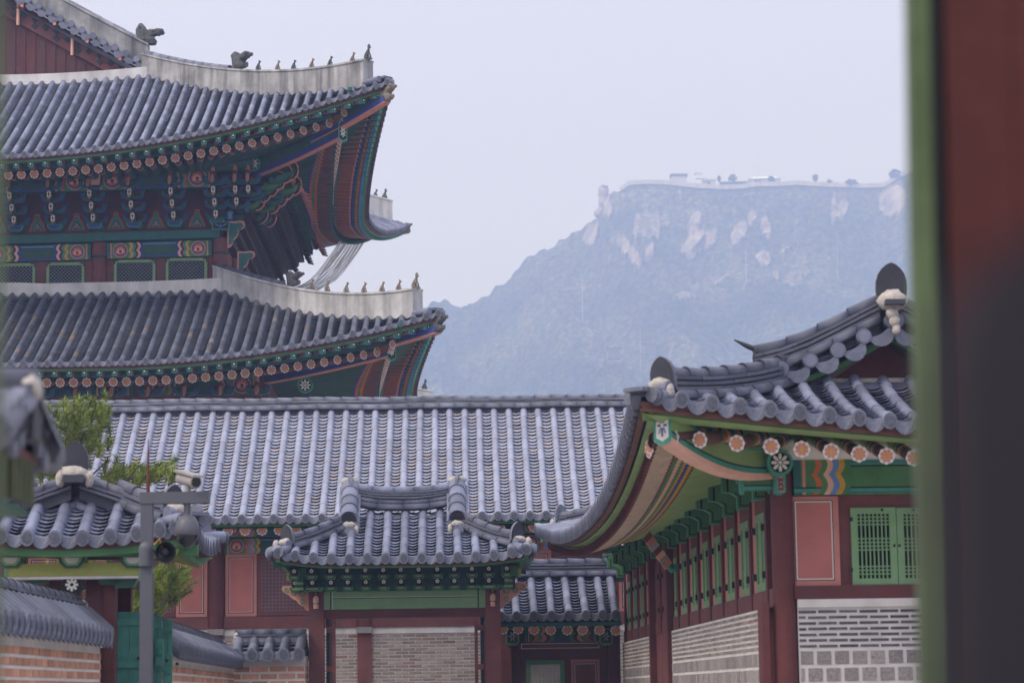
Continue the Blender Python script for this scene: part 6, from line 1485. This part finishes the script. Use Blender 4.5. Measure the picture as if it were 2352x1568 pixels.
# ------------------------------------------------------------------ pine tree behind the side gate
bark = M('pine_bark', (.13, .075, .05), .9, .35, 6, .8, bscale=18)
needle = M('pine_needles', (.23, .30, .06), .55, .3, 3, isl=.45)
needle2 = M('old_pine_needles', (.15, .21, .05), .6, .3, 3, isl=.4)
pine = thing('pine_tree', 'bushy green pine tree growing behind the small side gate', 'tree', loc=(-6.75, 37, 0))
PO = V((-6.75, 37, 0)); rnd = random.Random(4)
tips = []
for x0, x1, y0, y1, n in ((70, 150, 925, 985, 34), (150, 244, 915, 965, 46), (75, 200, 975, 1050, 52), (190, 242, 965, 1035, 26), (80, 140, 1050, 1095, 26), (248, 330, 1068, 1096, 34), (330, 402, 1064, 1092, 30), (300, 372, 1300, 1400, 60), (365, 438, 1300, 1362, 46), (300, 340, 1380, 1420, 14), (-40, 70, 940, 1060, 40), (120, 250, 1100, 1300, 40)):
    for k in range(n): tips.append(at(rnd.uniform(x0, x1) + rnd.gauss(0, 9), rnd.uniform(y0, y1) + rnd.gauss(0, 7), 37 + rnd.uniform(-.55, .55)) - PO)
mb = MB(); mb.tube([V((0, 0, 0)), V((.1, 0, 1.5)), V((-.1, .1, 3.0)), V((.05, 0, 4.2)), V((-.1, 0, 5.3))], [.2, .17, .14, .10, .05], bark, 10); mb.build('trunk', pine)
mb = MB()
for k in range(0, len(tips), 16):
    t = tips[k]; b = V((0, 0, max(1.5, t.z - .35))); m_ = b.lerp(t, .5) + V((0, 0, -.08)); mb.tube([b, m_, t], [.028, .018, .006], bark, 6)
mb.build('limbs', pine)
mb = MB()
for t in tips:
    ax_ = V((t.x * .6 + rnd.uniform(-.5, .5), t.y * .3 + rnd.uniform(-.6, .3), .8 + rnd.random())).normalized(); L = rnd.uniform(.14, .24)
    mb.tube([t - ax_ * L, t], [.010, .006], bark, 4, False)
    m_ = needle if rnd.random() < .72 else needle2
    for j in range(70):
        f = rnd.random(); p = t - ax_ * (L * (1 - f)); d = (ax_ * rnd.uniform(.2, 1.0) + V((rnd.gauss(0, 1), rnd.gauss(0, 1), rnd.gauss(0, 1))) * .55).normalized(); ln = rnd.uniform(.09, .15); s_ = d.cross(V((rnd.random(), rnd.random(), rnd.random()))).normalized() * .0075
        mb.add([p - s_, p + s_, p + d * ln], [(0, 1, 2)], m_)
mb.build('crown', pine)

# ------------------------------------------------------------------ near door on the right, far out of focus
DY = 4.2
nd = thing('open_gate_door', 'large blurred red gate door with green edge near the right border', 'door', loc=(0, DY, 0))
def dx_(px, py=784): return at(px, py, DY).x
def slab(mb, pxa, pxb, za, zb_, y0, y1, m, lean=-.02):
    def X(px, z): return dx_(px) - lean * (z - CAMZ - .28)
    for (x0a, x1a, x0b, x1b) in ((X(pxa, za), X(pxb, za), X(pxa, zb_), X(pxb, zb_)),):
        vs = [V((x0a, y0, za)), V((x1a, y0, za)), V((x1a, y1, za)), V((x0a, y1, za)), V((x0b, y0, zb_)), V((x1b, y0, zb_)), V((x1b, y1, zb_)), V((x0b, y1, zb_))]
        mb.add(vs, [(0, 1, 2, 3), (4, 5, 6, 7), (0, 1, 5, 4), (1, 2, 6, 5), (2, 3, 7, 6), (3, 0, 4, 7)], m)
streaky_green = M('streaked_green_paint', (.095, .14, .06), .6, .35, 3, streak=.3); deepred = M('deep_red_boards', (.075, .016, .014), .55, .25, 5); navy = M('dark_navy', (.022, .020, .029), .8, .2, 6); greyband = M('grey_band', (.12, .085, .09), .6, .2, 5)
mb = MB(); slab(mb, 2093, 2139, 0, 3.2, -.01, .05, streaky_green); mb.build('edge_stile', nd)  # green with random darker vertical streaks
mb = MB(); slab(mb, 2143, 2174, 0, 3.2, .02, .06, iron); mb.build('rebate', nd)
mb = MB()
for a, b in ((2177, 2330), (2332, 2480), (2482, 2640)): slab(mb, a, b, 0, 3.6, .0, .05, deepred)
mb.build('board_panel', nd)
NY = .8  # dark slab with a sloping top, added close by over the lower door
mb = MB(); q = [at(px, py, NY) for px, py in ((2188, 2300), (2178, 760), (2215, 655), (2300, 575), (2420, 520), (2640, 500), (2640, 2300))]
mb.extr(q, (0, .03, 0), navy); tag(mb.build('dark_shape'), 'dark blurred shape in front of the red door at the lower right', 'board')

EY = 3.2
ld = thing('door_edge', 'blurred dark green door edge along the left border', 'door', loc=(0, EY, 0))
mb = MB(); a, b = at(-70, 784, EY).x, at(5, 784, EY).x; vs = [V((x, y, z)) for z, dx in ((0, .010), (3.0, -.02)) for x, y in ((a + dx, 0), (b + dx, 0), (b + dx, .05), (a + dx, .05))]
mb.add(vs, [(0, 1, 2, 3), (4, 5, 6, 7), (0, 1, 5, 4), (1, 2, 6, 5), (2, 3, 7, 6), (3, 0, 4, 7)], streaky_green); mb.build('edge_stile', ld)
mb = MB(); mb.box(a - .7, a - .012, .0, .05, 0, 3.0, deepred); mb.build('board_panel', ld)
